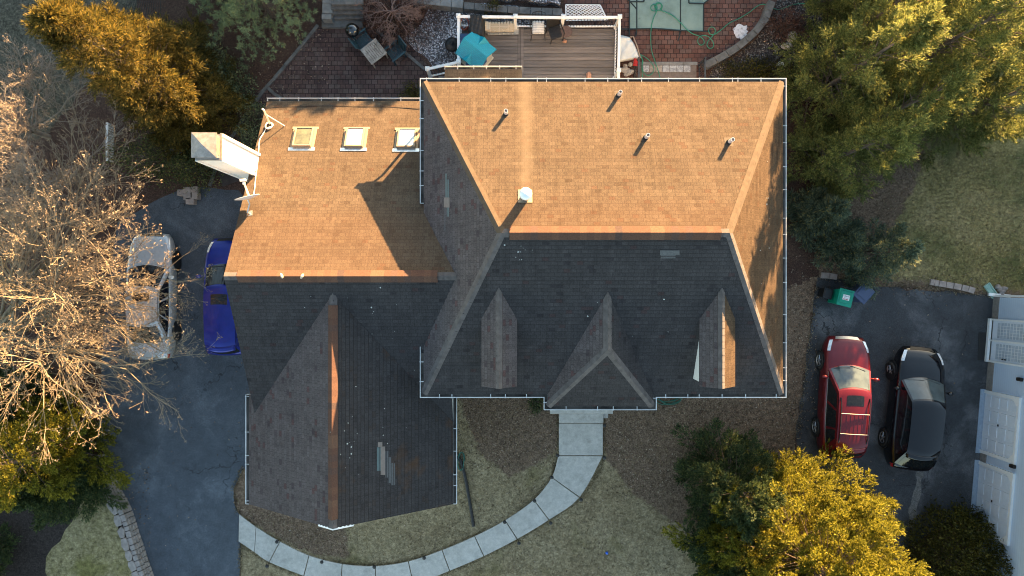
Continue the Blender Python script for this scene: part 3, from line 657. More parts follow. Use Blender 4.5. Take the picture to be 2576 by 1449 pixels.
# walkway slabs
def walkway():
    inner = [(601.5, 1294), (644, 1326), (704, 1362.6), (777, 1397.6), (860.7, 1419), (944, 1424), (1027, 1412.6), (1112, 1384), (1194, 1349), (1270.6, 1309), (1343, 1257.6), (1388, 1201), (1404.5, 1147)]
    outer = [(600, 1362), (640, 1389), (677, 1414), (764, 1449), (856, 1483), (945, 1492), (1040, 1470), (1131, 1436), (1217, 1399), (1301, 1356), (1381, 1307.6), (1458, 1251), (1516, 1147)]
    mb = MB(); z = .07
    def crv(a, i, t):
        p0, p1, p2, p3 = (np.array(a[max(0, min(len(a) - 1, k))], float) for k in (i - 1, i, i + 1, i + 2))
        return .5 * ((2 * p1) + (p2 - p0) * t + (2 * p0 - 5 * p1 + 4 * p2 - p3) * t * t + (3 * p1 - p0 - 3 * p2 + p3) * t ** 3)
    for i in range(len(inner) - 1):
        e = .012; ts = [e, .25, .5, .75, 1 - e]
        if i == 0: ts[0] = 0
        P = [W2(*crv(inner, i, t), z) for t in ts] + [W2(*crv(outer, i, t), z) for t in reversed(ts)]
        mb.prism(P[::-1] if sum(P[k][0] * P[(k + 1) % len(P)][1] - P[(k + 1) % len(P)][0] * P[k][1] for k in range(len(P))) < 0 else P, 0, z)
    for (x0, y0, x1, y1, zz) in ((1406, 1065.5, 1516.5, 1145.5, .07), (1406.5, 1041.5, 1518, 1064, .2)):
        a = W2(x0, y1, zz); b = W2(x1, y0, zz); mb.prism([a, (b[0], a[1]), b, (a[0], b[1])], 0, zz)
    struct(mb.build('walkway', M['conc'], bevel=.008), 'pale concrete walkway curving from the driveway to the porch')
    sl = MB(); a = W2(1384, 1041, .36); b = W2(1542, 985, .36); sl.prism([a, (b[0], a[1]), b, (a[0], b[1])], 0, .36); sl.prism([(W2(1500, 1050)[0], W2(1500, 1052, .1)[1]), (W2(1530, 1052, .1)[0], W2(1500, 1052, .1)[1]), (W2(1530, 1052, .1)[0], W2(0, 1041, .1)[1]), (W2(1500, 1050)[0], W2(0, 1041, .1)[1])], 0, .1)
    sl.build('porch_step', M['conc'], house, bevel=.01)
walkway()
# path lights
LP = [((703, 1358), 'beside the walk near the driveway end'), ((677, 1417), 'outside the walk near the driveway end'), ((815, 1405), 'under the garage gable peak'), ((944, 1421), 'at the lowest bend of the walk'), ((1071, 1397), 'inside the walk short of the drain pipe'), ((1269, 1308), 'just past the end of the drain pipe'), ((1343, 1255), 'inside the bend below the porch'), ((1388, 1197), 'inside the walk just below the porch slab'), ((1402, 1143), 'at the porch slab on the garage side'), ((1519, 1146), 'at the porch slab on the dry bed side'), ((1460, 1252), 'outside the bend below the porch'), ((1384, 1310), 'outside the walk on the open lawn'), ((1304, 1359), 'outside the walk closest to the big lawn'), ((1519, 1068), 'beside the upper porch slab'), ((1345, 1384), 'loose on the lawn beyond the walk')][:14]
pl0 = None
for (p, d) in LP:
    if pl0 is None:
        pl0 = r = thing('path_light', 'x', 'path light')
        a = MB(); a.lathe((0, 0, 0), [(.012, 0), (.012, .26)], 8); a.build('stake', M['black'], r)
        a = MB(); a.lathe((0, 0, .24), [(.03, 0), (.03, .06), (.075, .065), (.07, .085), (.02, .11)], 12); a.build('lamp_head', M['black'], r)
        ch_ = list(r.children)
    else:
        r = pl0.copy(); link(r)
        for c_ in ch_: k = c_.copy(); link(k, r)
    r.location = W(p[0], p[1], 0); r['label'] = 'small black path light ' + d; r['group'] = 'path lights along the concrete walk'; r['category'] = 'path light'
    r.rotation_euler = (random.uniform(-.1, .1), random.uniform(-.1, .1), random.random())
# fieldstone retaining wall at the driveway
rw = thing('stone_wall', 'low fieldstone retaining wall edging the raised lawn at the driveway', 'stone wall', W(300, 1300, 0))
rw.location = (0, 0, 0)
st_pts = [(216, 1150), (222, 1168), (233, 1192), (246, 1212), (258, 1238), (272, 1262), (289, 1296), (299, 1325), (307, 1354), (318, 1386), (326, 1412), (335, 1438), (344, 1466), (352, 1494)]
fc = MB(); zt = .55
for i in range(len(st_pts) - 1):
    a = W2(st_pts[i][0] + 14, st_pts[i][1], zt); b = W2(st_pts[i + 1][0] + 14, st_pts[i + 1][1], zt)
    for j in range(4):
        o0 = .1 * (1 - j / 4) + random.uniform(-.01, .01); k = random.uniform(.4, .6); mid = (a[0] + (b[0] - a[0]) * k, a[1] + (b[1] - a[1]) * k)
        for p, q in ((a, mid), (mid, b)):
            L = math.hypot(q[0] - p[0], q[1] - p[1]); fc.box(((p[0] + q[0]) / 2 + o0, (p[1] + q[1]) / 2, .13 * j), (L - .02, .2, .125), math.atan2(q[1] - p[1], q[0] - p[0]))
fc.build('wall_face', M['fieldstone'], rw, bevel=.02)
for i in range(len(st_pts) - 1):
    a = st_pts[i]; b = st_pts[i + 1]; cx, cy = W2((a[0] + b[0]) / 2 + 1, (a[1] + b[1]) / 2, zt); ang = math.atan2(-(b[1] - a[1]), b[0] - a[0]) + random.uniform(-.1, .1); L = math.hypot(b[0] - a[0], b[1] - a[1]) * 27.4 / F * .96
    n_ = random.choice((5, 6, 6)); P = []
    for q in range(n_):
        w = 2 * math.pi * (q + .5 + random.uniform(-.18, .18)) / n_; x_, y_ = max(-.5, min(.5, math.cos(w) * .62)) * L, max(-.5, min(.5, math.sin(w) * .62)) * .3
        P.append((cx + x_ * math.cos(ang) - y_ * math.sin(ang), cy + x_ * math.sin(ang) + y_ * math.cos(ang)))
    s_ = MB(); s_.prism(P, zt - .1, zt + random.uniform(-.02, .03)); s_.build('cap_stone', M['fieldstone'], rw, bevel=.02)
M['soil2'] = ground_mat('bare_soil', [(.2, (.014, .012, .011)), (.5, (.035, .028, .026)), (.8, (.08, .065, .06))], [(.3, (.025, .02, .018)), (.7, (.05, .04, .036))], 22, .7, .4)
bankpx = [(214, 1143), (222, 1168), (233, 1192), (246, 1212), (258, 1238), (272, 1262), (289, 1296), (299, 1325), (307, 1354), (318, 1386), (326, 1412), (335, 1438), (352, 1494), (420, 1800), (-800, 1800), (-800, 1000), (150, 1080)]
sheet('soil_bank', bankpx, .45, M['soil2'], 'raised dark soil bank behind the fieldstone wall', .5)
sheet('lawn', wob([(240, 1218), (258, 1245), (272, 1268), (289, 1302), (299, 1331), (307, 1360), (318, 1392), (326, 1418), (335, 1444), (352, 1500), (420, 1800), (330, 1800), (140, 1490), (112, 1440), (116, 1400), (150, 1360), (190, 1290), (212, 1240)], 4, 22), .454, M['lawn3'], 'mossy wedge of lawn on the raised bank')
sheet('leaf_bed', wob([(240, 1150), (262, 1160), (300, 1240), (345, 1350), (372, 1449), (385, 1500), (360, 1490), (330, 1400), (300, 1300), (255, 1200)], 4, 20), .016, M['bark'], 'strip of fallen leaves between stone wall and asphalt')
# edging stones by the right-hand driveway
def edging(label, pts, w, z=.1, mat='fieldstone', gap=.93):
    r = thing('stone_edging', label, 'stone edging')
    for i in range(len(pts) - 1):
        a = W2(*pts[i], z); b = W2(*pts[i + 1], z); L = math.hypot(b[0] - a[0], b[1] - a[1])
        s_ = MB(); s_.box(((a[0] + b[0]) / 2, (a[1] + b[1]) / 2, 0), (L * gap, w, z + random.uniform(-.01, .012)), math.atan2(b[1] - a[1], b[0] - a[0]) + random.uniform(-.04, .04)); s_.build('edging_stone', M[mat], r, bevel=.012)
    return r
M['brickpale'] = plain('pale_red_edging', (.33, .27, .24), .95, var=.2, scale=6)
edging('short row of pale edging bricks behind the green bin', [(2066, 692), (2088, 694), (2107, 697)], .24, .1, 'brickpale')
edging('line of seven pale edging bricks along the side lawn', [(2341, 709), (2352, 711), (2363, 713), (2381, 716), (2400, 719), (2420, 723), (2437, 727), (2453, 732)], .24, .1, 'brickpale')
# curved block wall, rear block walls, curbs, steps
def blockwall(label, pts, w, z, mat, n=None, cat='retaining wall', gap=.965):
    r = thing('block_wall', label, cat)
    for i in range(len(pts) - 1):
        a = W2(*pts[i], z); b = W2(*pts[i + 1], z); L = math.hypot(b[0] - a[0], b[1] - a[1]); t_ = ((b[0] - a[0]) / L, (b[1] - a[1]) / L); k = n or 1
        for j in range(k):
            c_ = (a[0] + (b[0] - a[0]) * (j + .5) / k, a[1] + (b[1] - a[1]) * (j + .5) / k)
            s_ = MB(); s_.box((c_[0], c_[1], -.1), (L / k * gap, w, z + .1 + random.uniform(-.008, .008)), math.atan2(t_[1], t_[0]) + random.uniform(-.015, .015)); s_.build('wall_block', M[mat], r, bevel=.012)
    return r
blockwall('curved dark block wall between red patio and grey pebbles', [(1943, 2), (1934.6, 25), (1928, 43), (1916, 60), (1900, 80), (1879, 99), (1857, 117), (1831, 134), (1802, 150), (1775, 163)], .29, .42, 'block_d')
blockwall('grey block wall at the top behind the dwarf maple', [(1040, -2), (1080, 0), (1108, 3), (1136, 6), (1165, 9)], .36, .5, 'block')
blockwall('grey block wall behind the white deck rail', [(1166, 13), (1193, 15.5), (1221, 18), (1249, 20.5), (1277, 23), (1306, 25), (1334, 27), (1362, 28), (1390, 29), (1414, 30)], .28, .4, 'block_d')
edging('thin stone curb between patio and stone chips', [(947, 76), (968, 92), (988, 108), (1008, 122), (1026, 138), (1046, 154), (1068, 174)], .12, .1, 'block_d', .97)
edging('thin curb between patio and mulch below the pine', [(800, 62), (770, 98), (743, 132), (716, 164), (690, 196), (668, 220), (640, 256), (612, 296), (598, 322), (570, 360)], .13, .08, 'block_d', .98)
edging('short dark curb behind the garage gutter', [(668, 216), (690, 236), (712, 250)], .13, .08, 'block_d', .98)
edging('short curb beside the chimney foot', [(545, 415), (536, 440), (526, 468)], .13, .08, 'block_d', .98)
stp = thing('garden_steps', 'mossy stone garden steps with a stone cheek wall', 'steps')
for i, (y0, y1) in enumerate(((49, 69), (35.5, 47), (24, 35), (12, 23), (-4, 11))):
    z = .17 * (i + 1); s_ = MB(); a = W2(832 if i else 809, y1, z); b = W2(912, y0 - 3, z); s_.prism([a, (b[0], a[1]), b, (a[0], b[1])], z - .2, z); s_.build('step', M['block_d'], stp, bevel=.012)
    if i > 1: pass
for (x0, y0, x1, y1) in ((811, -20, 838, 9), (810.5, 10, 836, 33), (809, 34, 833, 48)):
    s_ = MB(); a = W2(x0, y1, .62); b = W2(x1, y0, .62); s_.prism([a, (b[0], a[1]), b, (a[0], b[1])], 0, .62); s_.build('cheek_stone', M['block'], stp, bevel=.012)
# stone blocks near the shrub by the driveway head
pil = thing('stone_pile', 'low stack of brown stone blocks at the head of the driveway', 'stone blocks')
for (px, py, w_, h_) in ((470, 478, .5, .3), (488, 476, .42, .3), (470, 494, .5, .3), (490, 492, .4, .32), (477, 505, .55, .3), (452, 484, .4, .28)):
    s_ = MB(); c_ = W2(px, py, .3); s_.box((c_[0], c_[1], 0), (w_ * .62, .26, h_), random.uniform(-.1, .1)); s_.build('stone', M['brickpale'], pil, bevel=.02)
# ---------------------------------------------------------------- THE DECK AND WHAT STANDS ON IT
DZ = .6
deck = thing('deck', 'grey board deck with white railing behind the house', 'deck')
t = NT('composite_boards'); sp = t.t.nodes.new('ShaderNodeSeparateXYZ'); t.l(t.co(), sp.inputs[0])
mp = t.t.nodes.new('ShaderNodeMapping'); mp.inputs['Scale'].default_value = (.8, 7.0, 7); t.l(t.co(), mp.inputs[0])
i = t.n('ShaderNodeNewGeometry').outputs['Random Per Island']
c = t.ramp(i, [(0, (.115, .102, .095)), (.5, (.15, .132, .122)), (1, (.185, .16, .146))]); c = t.mix(1.0, c, t.ramp(t.noise(1.6, 5, .7, mp.outputs[0]), [(.3, .72), (.7, 1.28)]), 'MULTIPLY')
M['board'] = t.done(c, .75)
dx0, dx1, dyT = -2.0, 4.12, 10.42
fl = MB(); yb = 6.3; dv0, dv1 = W2(1302, 0, DZ)[0], W2(1318, 0, DZ)[0]
n = int((dyT - yb) / .142)
for k in range(n):
    y0 = yb + k * .142 + random.uniform(-.001, .001)
    for (a, b) in ((dx0, dv0), (dv1, dx1)): fl.prism([(a, y0), (b, y0), (b, y0 + .13), (a, y0 + .13)], DZ - .03, DZ + random.uniform(-.001, .001))
for k in range(2):
    a = dv0 + .006 + k * (dv1 - dv0) / 2; fl.prism([(a, yb), (a + (dv1 - dv0) / 2 - .012, yb), (a + (dv1 - dv0) / 2 - .012, dyT), (a, dyT)], DZ - .03, DZ + .001)
fl.build('deck_floor', M['board'], deck)
fr = MB(); fr.prism([(dx0, yb), (dx1, yb), (dx1, dyT), (dx0, dyT)], DZ - .3, DZ - .05); fr.build('deck_frame', M['dark'], deck)
for x in (dx0 + .2, 1, dx1 - .2):
    for y in (dyT - .2, 8.2): q = MB(); q.box((x, y, -.05), (.14, .14, .36)); q.build('deck_post', M['white'], deck)
RH = 1.02
def rail(p, q, z0=DZ, z1=DZ, name='railing', h=RH):
    a, b = Vector((*p, z0)), Vector((*q, z1)); d = b - a; L = math.hypot(d.x, d.y); ang = math.atan2(d.y, d.x); sl = math.atan2(d.z, L)
    mb = MB()
    def bar(zo, w, hh):
        nrm = Vector((-d.y / L, d.x / L, 0)) * (w / 2); P = []
        for zz in (zo, zo + hh):
            for (e, s_) in ((a, -1), (b, -1), (b, 1), (a, 1)): v = e + nrm * s_; P.append((v.x, v.y, v.z + zz))
        for f in ((3, 2, 1, 0), (4, 5, 6, 7), (0, 1, 5, 4), (1, 2, 6, 5), (2, 3, 7, 6), (3, 0, 4, 7)): mb.face([P[k] for k in f])
    bar(h - .06, .1, .06); bar(.07, .06, .05)
    r = mb.build(name, M['white'], deck)
    bl = MB(); k = int(L / .115)
    for j in range(1, k):
        v = a + d * (j / k); bl.box((v.x, v.y, v.z + .1), (.02, .02, h - .16), ang)
    bl.build('balusters', M['black'], r)
def post(p, z=DZ, h=RH + .06):
    a = MB(); a.box((p[0], p[1], z - .1), (.115, .115, h + .1)); a.box((p[0], p[1], z + h), (.17, .17, .03)); a.box((p[0], p[1], z + h + .03), (.15, .15, .05), taper=.35); a.box((p[0], p[1], z), (.16, .16, .06)); a.build('railing_post', M['white'], deck)
pA, pB, pC, pD, pE, pF = (-2.07, 10.5), (.13, 10.48), (1.98, 10.46), (4.16, 10.47), (4.12, 8.4), (-2.07, 8.74)
for p in (pA, pB, pC, pD, pE, pF): post(p)
rail(pA, pB); rail(pB, pC); rail(pC, pD); rail(pD, pE); rail(pE, (4.12, 6.4)); rail(pA, pF)
pS = W2(1074, 170, 1.3); post(pS, .12, 1.05); rail(pF, pS, DZ, .12)
post((-1.62, 7.95)); pS2 = (pS[0] + .25, pS[1] - .75)
for k in range(3):
    tz = DZ - .18 * (k + 1); a = MB(); a.box((-2.25 - .3 * k, 8.2, tz - .05), (.31, .95, .05)); a.build('stair_tread', M['board'], deck)
# playhouse: cream body, turquoise shingled roof with two cross gables
ph = thing('playhouse', 'toy playhouse with a turquoise shingled roof on the deck', 'playhouse', (*W2(1197, 127, 1.7), DZ), R(-39))
M['cream'] = plain('cream_plastic', (.62, .56, .45), .5, var=.06); M['blueplastic'] = plain('blue_plastic', (.03, .08, .22), .45)
t = NT('turquoise_roof'); nd = t.t.nodes.new('ShaderNodeTexBrick'); t.l(t.co(), nd.inputs['Vector']); nd.inputs['Scale'].default_value = 1; nd.inputs['Brick Width'].default_value = .11; nd.inputs['Row Height'].default_value = .055; nd.inputs['Mortar Size'].default_value = .004
nd.inputs['Color1'].default_value = (.0, .3, .4, 1); nd.inputs['Color2'].default_value = (.0, .35, .46, 1); nd.inputs['Mortar'].default_value = (.0, .2, .28, 1)
t.bump(t.math('SUBTRACT', 1.0, nd.outputs['Fac']), .6, .01); M['turq'] = t.done(nd.outputs['Color'], .42)
def tilt(L, w): pass
a = MB(); a.box((0, 0, 0), (.86, .9, 1.0)); a.box((0, 0, 0), (.94, .98, .06)); a.build('playhouse_wall', M['cream'], ph, bevel=.03)
a = MB(); rl, hw, ez, rz_ = .58, .56, 1.02, 1.42     # ridge along x
a.face([(-rl, -hw, ez), (rl, -hw, ez), (rl, 0, rz_), (-rl, 0, rz_)]); a.face([(rl, hw, ez), (-rl, hw, ez), (-rl, 0, rz_), (rl, 0, rz_)])
a.face([(-rl, hw, ez - .05), (rl, hw, ez - .05), (rl, 0, rz_ - .06), (-rl, 0, rz_ - .06)]); a.face([(rl, -hw, ez - .05), (-rl, -hw, ez - .05), (-rl, 0, rz_ - .06), (rl, 0, rz_ - .06)])
for s_ in (-1, 1):
    a.face([(-rl, s_ * hw, ez - .05), (rl, s_ * hw, ez - .05), (rl, s_ * hw, ez), (-rl, s_ * hw, ez)])
    for e in (-1, 1): a.face([(e * rl, s_ * hw, ez - .05), (e * rl, s_ * hw, ez), (e * rl, 0, rz_), (e * rl, 0, rz_ - .06)])
    # cross gable
    y = s_ * (hw + .012); g0 = (-.02, s_ * .2, 1.29); g1 = (-.02, y, 1.24)
    a.face([g0, g1, (-.24, y, ez + .0)]); a.face([g1, g0, (.2, y, ez + .0)]); a.face([g1, (-.24, y, ez), (.2, y, ez)])
a.build('playhouse_roof', M['turq'], ph)
a = MB(); a.box((0, -.452, .08), (.36, .03, .66), m=0); a.build('playhouse_door', M['blueplastic'], ph)
for (x_, y_, rz2) in ((-.445, .2, R(90)), (.445, -.1, R(90))): a = MB(); a.box((x_, y_, .5), (.34, .03, .3), rz2); a.build('window', M['blueplastic'], ph)
# black covered grill
gc = thing('covered_grill', 'barbecue under a black fabric cover on the deck', 'grill', (*W2(1199, 70, 1.3), DZ))
def cover_fn(dx, dy, h, wr=.02):
    def fn(u, v):
        x = (u - .5) * 2; y = (v - .5) * 2; m = max(abs(x), abs(y)); k = min(1, max(0, (m - .72) / .28)); z = h * (1 - k ** 3)
        f = .8 + .2 * k; n = math.sin(7 * x + 5 * y) * math.sin(9 * y - 4 * x) * wr
        return (x * dx / 2 * f / 1.0, y * dy / 2 * f, max(.01, z + n * (1 - k)))
    return fn
M['fabric_b'] = plain('black_cover_fabric', (.016, .016, .017), .7, var=.3)
a = MB(); a.grid(cover_fn(.64, 1.05, 1.1, .035), 22, 26); a.build('grill_cover', M['fabric_b'], gc, smooth=True)
a = MB(); a.box((0, -.44, .3), (.6, .2, .42)); a.build('side_shelf', M['fabric_b'], gc, bevel=.02)
# blue storage box
bx = thing('storage_box', 'blue plastic storage box between the deck rail and the playhouse', 'storage box', (*W2(1172, 99, 1.05), DZ))
M['blue'] = plain('blue_bin_plastic', (.06, .12, .26), .5)
a = MB(); a.box((0, 0, 0), (.4, .42, .4), taper=1.05); a.build('box_body', M['blue'], bx, bevel=.02); a = MB(); a.box((0, 0, .4), (.45, .47, .05)); a.build('lid', M['blue'], bx, bevel=.015)
# orange cable coil
cable = MB(); pts = []
for k in range(150):
    w = k / 150 * 2 * math.pi * 5; rr = 1 + .1 * math.sin(k * .9); pts.append((.165 * rr * math.cos(w), .25 * rr * math.sin(w) + .02, .03 + .02 * math.sin(k * .31) + k * .0004))
cable.tube(pts + [(.1, -.3, .02), (.22, -.4, .02)], .012, 6); M['orange'] = plain('orange_cable', (.42, .085, .04), .5)
o = cable.build('cable_coil', M['orange'], smooth=True); o.location = (*W2(1168.5, 60, .7), DZ + .02); tag(o, 'coiled orange extension cable in the deck corner', 'cable')
# rug with nested square pattern, lounge with matching cushion
def maze(name, c0, c1, cell):
    t = NT(name); sp = t.t.nodes.new('ShaderNodeSeparateXYZ'); t.l(t.co(), sp.inputs[0])
    ax = t.math('ABSOLUTE', t.math('SUBTRACT', t.math('FRACT', t.math('DIVIDE', sp.outputs[0], cell)), .5)); ay = t.math('ABSOLUTE', t.math('SUBTRACT', t.math('FRACT', t.math('DIVIDE', sp.outputs[1], cell)), .5))
    m = t.math('GREATER_THAN', t.math('FRACT', t.math('MULTIPLY', t.math('MAXIMUM', ax, ay), 8.0)), .5)
    return t.done(t.mix(m, c0, c1), .9)
M['rugm'] = maze('rug_pattern', (.25, .29, .31), (.62, .6, .55), .37); M['cushm'] = maze('cushion_pattern', (.42, .34, .23), (.56, .47, .35), .36)
rg = MB(); w_, h_ = 1.23, .46
rg.prism([(-w_ / 2, -h_ / 2), (w_ / 2, -h_ / 2 + .03), (w_ / 2, h_ / 2), (-w_ / 2, h_ / 2)], 0, .008)
o = rg.build('rug', M['rugm']); o.location = (*W2(1266, 74, DZ), DZ + .004); tag(o, 'grey and cream rug with nested square pattern on the deck', 'rug')
lg = thing('chaise_lounge', 'low lounge chair with tan patterned cushion over the rug', 'lounge chair', (*W2(1257, 67, .95), DZ), R(1))
a = MB(); a.grid(lambda u, v: ((u - .5) * 1.16, (v - .5) * .4, .33 + .05 * math.sin(math.pi * v) ** .4 + .015 * math.sin(u * 9) + (.14 * max(0, .12 - u) / .12)), 20, 6); a.grid(lambda u, v: ((u - .5) * 1.16, (v - .5) * .4, .29), 2, 2); a.build('cushion', M['cushm'], lg, smooth=True)
a = MB(); a.box((-.48, 0, .385), (.18, .3, .08)); a.build('pillow', M['cream'], lg, bevel=.03)
a = MB(); a.box((0, 0, .24), (1.16, .42, .04))
a.build('frame', M['galv'], lg)
for x in (-.5, .5):
    for y in (-.17, .17): a = MB(); a.tube([(x, y, 0), (x, y, .25)], .014); a.build('leg', M['galv'], lg)
# metal chair with striped cushion
M['iron'] = plain('dark_iron', (.022, .018, .016), .55, .3)
t = NT('striped_cushion'); sp = t.t.nodes.new('ShaderNodeSeparateXYZ'); t.l(t.co(), sp.inputs[0]); c = t.ramp(t.math('FRACT', t.math('MULTIPLY', sp.outputs[1], 11)), [(0, (.7, .69, .66)), (.5, (.13, .14, .19)), (.58, (.66, .65, .63)), (.78, (.3, .3, .34)), (.86, (.7, .69, .67))], 'CONSTANT'); M['stripe'] = t.done(c, .9)
mc = thing('patio_chair', 'dark iron deck chair with a striped tufted cushion', 'chair', (*W2(1354, 71, .95), DZ))
a = MB(); a.grid(lambda u, v: ((u - .5) * .48, (v - .5) * .5, .44 + .09 * (math.sin(math.pi * u) * math.sin(math.pi * v)) ** .35 - .03 * (math.cos((u - .5) * 12) * math.cos((v - .5) * 12)) ** 6), 18, 18); a.build('cushion', M['stripe'], mc, smooth=True)
a = MB(); a.box((0, 0, .4), (.5, .5, .035)); a.build('seat', M['iron'], mc)
a = MB(); a.tube([(-.24, .26, .42), (-.25, .36, .95), (-.1, .4, 1.0), (.1, .4, 1.0), (.25, .36, .95), (.24, .26, .42)], .014); a.tube([(-.12, .27, .42), (-.12, .385, .98)], .009); a.tube([(.12, .27, .42), (.12, .385, .98)], .009); a.tube([(0, .27, .42), (0, .39, 1.0)], .009); a.build('backrest', M['iron'], mc)
for s_ in (-1, 1):
    a = MB(); a.tube([(s_ * .25, .32, .68), (s_ * .31, .05, .7), (s_ * .3, -.22, .66), (s_ * .27, -.24, .42)], .014); a.build('armrest', M['iron'], mc)
    a = MB(); a.tube([(s_ * .24, -.24, .42), (s_ * .27, -.3, .2), (s_ * .29, -.37, 0)], .015); a.build('leg', M['iron'], mc); a = MB(); a.tube([(s_ * .22, .24, .42), (s_ * .25, .34, 0)], .015); a.build('leg', M['iron'], mc)
# black woven arm chair
bc = thing('patio_chair', 'black deck armchair turned beside the round table', 'chair', (*W2(1397, 82, .95), DZ), R(20))
a = MB(); a.box((0, 0, .38), (.5, .5, .05)); 
for k in range(-2, 3): a.box((k * .085, 0, .432), (.062, .42, .01)); a.box((0, k * .085, .438), (.42, .05, .008))
a.build('seat', M['black'], bc, bevel=.01)
a = MB(); a.grid(lambda u, v: ((u - .5) * .52, .25 + .12 * v - .03 * math.sin(math.pi * u), .42 + .5 * v), 8, 5); a.build('backrest', M['black'], bc, solid=.025)
for s_ in (-1, 1):
    a = MB(); a.box((s_ * .27, -.02, .62), (.05, .54, .03)); a.build('armrest', M['iron'], bc, bevel=.01)
    for y in (-.25, .25): a = MB(); a.tube([(s_ * .26, y, 0 if y > 0 else 0), (s_ * .26, y * .98, .62)], .018); a.build('leg', M['iron'], bc)
rt = thing('side_table', 'round rusty brown side table on the deck', 'table', (*W2(1424, 81, .95), DZ))
M['rustbrown'] = plain('rusty_brown', (.11, .07, .06), .7, var=.35)
a = MB(); a.lathe((0, 0, .42), [(.02, 0), (.235, 0), (.24, .012), (.225, .02), (.02, .012)], 26); a.build('tabletop', M['rustbrown'], rt)
for k in range(3): a = MB(); w = k * 2.09; a.tube([(.06 * math.cos(w), .06 * math.sin(w), .42), (.2 * math.cos(w), .2 * math.sin(w), 0)], .012); a.build('leg', M['iron'], rt)
M['clay'] = plain('terracotta', (.45, .24, .16), .8, var=.25)
def lump(name, label, cat, loc, s, mat, seed=0, n=10, parent=None):
    rnd = random.Random(seed); ph_ = [rnd.uniform(0, 6) for _ in range(6)]
    def fn(u, v):
        a_, b_ = u * 2 * math.pi, (v - .5) * math.pi; x, y, z = math.cos(a_) * math.cos(b_), math.sin(a_) * math.cos(b_), math.sin(b_)
        k = 1 + .13 * math.sin(3 * x + ph_[0]) + .11 * math.sin(4 * y + ph_[1]) + .09 * math.sin(5 * z + ph_[2] + 2 * x)
        return (x * s[0] * k, y * s[1] * k, s[2] * (z * k + .8))
    m = MB(); m.grid(fn, n * 2, n); o = m.build(name, mat, parent, smooth=True); o.location = loc
    return tag(o, label, cat) if cat else o
lump('clay_ornament', 'small terracotta ornament below the round deck table', 'ornament', (*W2(1421, 103, .65), DZ), (.1, .07, .06), M['clay'], 3)
lump('clay_pot', 'terracotta lump peeking out at the main gutter', 'ornament', (*W2(1481, 192, .75), DZ), (.1, .16, .2), M['clay'], 5)
# round fire bowl under the rail, kettle grill on the patio
fb = thing('fire_bowl', 'round black lidded fire bowl on the stone chips', 'fire bowl', W(1140, 121, 0))
a = MB(); a.lathe((0, 0, .22), [(.12, 0), (.24, .06), (.29, .16), (.3, .2), (.26, .26), (.14, .33), (.04, .35), (.035, .39)], 28); a.build('bowl', M['black'], fb, smooth=True)
for k in range(3): a = MB(); w = k * 2.09 + 1; a.tube([(.15 * math.cos(w), .15 * math.sin(w), .26), (.3 * math.cos(w), .3 * math.sin(w), 0)], .015); a.build('leg', M['black'], fb)
kg = thing('kettle_grill', 'glossy black kettle grill on the dark patio', 'grill', W(897, 94, 0))
M['enamel'] = plain('black_enamel', (.008, .008, .009), .05, coat=1, spec=.8)
a = MB(); a.lathe((0, 0, .5), [(.05, 0), (.2, .06), (.27, .18), (.285, .26), (.29, .27), (.28, .3), (.25, .4), (.17, .48), (.06, .515), (.01, .52)], 30); a.build('kettle', M['enamel'], kg, smooth=True)
a = MB(); a.tube([(-.06, 0, 1.0), (-.05, 0, 1.06), (.05, 0, 1.06), (.06, 0, 1.0)], .015); a.build('handle', M['black'], kg)
for k in range(3): a = MB(); w = k * 2.09 + .4; a.tube([(.16 * math.cos(w), .16 * math.sin(w), .56), (.3 * math.cos(w), .3 * math.sin(w), 0)], .014); a.build('leg', M['galv'], kg)
# weathered patio table and two dark teal slatted chairs
M['greywood'] = plain('weathered_wood', (.3, .28, .25), .9, var=.35, scale=7); M['tealwood'] = plain('dark_teal_paint', (.02, .055, .07), .55, var=.25)
tb = thing('patio_table', 'square weathered wooden table on the dark patio', 'table', W(947, 140, 0), R(38)); tb.location = W(948, 143, 0)
for k in range(7): a = MB(); a.box((-.27 + k * .09, 0, .62), (.075, .6, .028)); a.build('table_slat', M['greywood'], tb)
a = MB()
for (x, y, dx, dy) in ((0, .34, .78, .075), (0, -.34, .78, .075), (.35, 0, .075, .605), (-.35, 0, .075, .605)): a.box((x, y, .615), (dx, dy, .04))
a.build('tabletop_frame', M['greywood'], tb)
for x in (-.33, .33):
    for y in (-.31, .31): a = MB(); a.box((x, y, 0), (.06, .06, .615)); a.build('leg', M['greywood'], tb)
def slat_chair(label, px, py, rz):
    c = thing('garden_chair', label, 'chair', W(px, py, 0), rz)
    a = MB()
    for k in range(7): a.box((0, -.24 + k * .08, .4 - .008 * k), (.5, .06, .022))
    a.build('seat', M['tealwood'], c)
    a = MB()
    for k in range(6): a.box((-.21 + k * .084, .3, .36), (.06, .022, .62), rx=-.28)
    a.box((0, .46, .9), (.52, .035, .06), rx=-.28); a.build('backrest', M['tealwood'], c)
    for s_ in (-1, 1):
        a = MB(); a.box((s_ * .29, .0, .6), (.075, .66, .028)); a.build('armrest', M['tealwood'], c)
        for y in (-.27, .26): a = MB(); a.box((s_ * .27, y, 0), (.05, .06, .6)); a.build('leg', M['tealwood'], c)
slat_chair('dark teal slatted garden chair at the curb side of the table', 999, 141, R(-52)); slat_chair('dark teal slatted garden chair between kettle grill and table', 922, 112, R(-52) + 3.14)
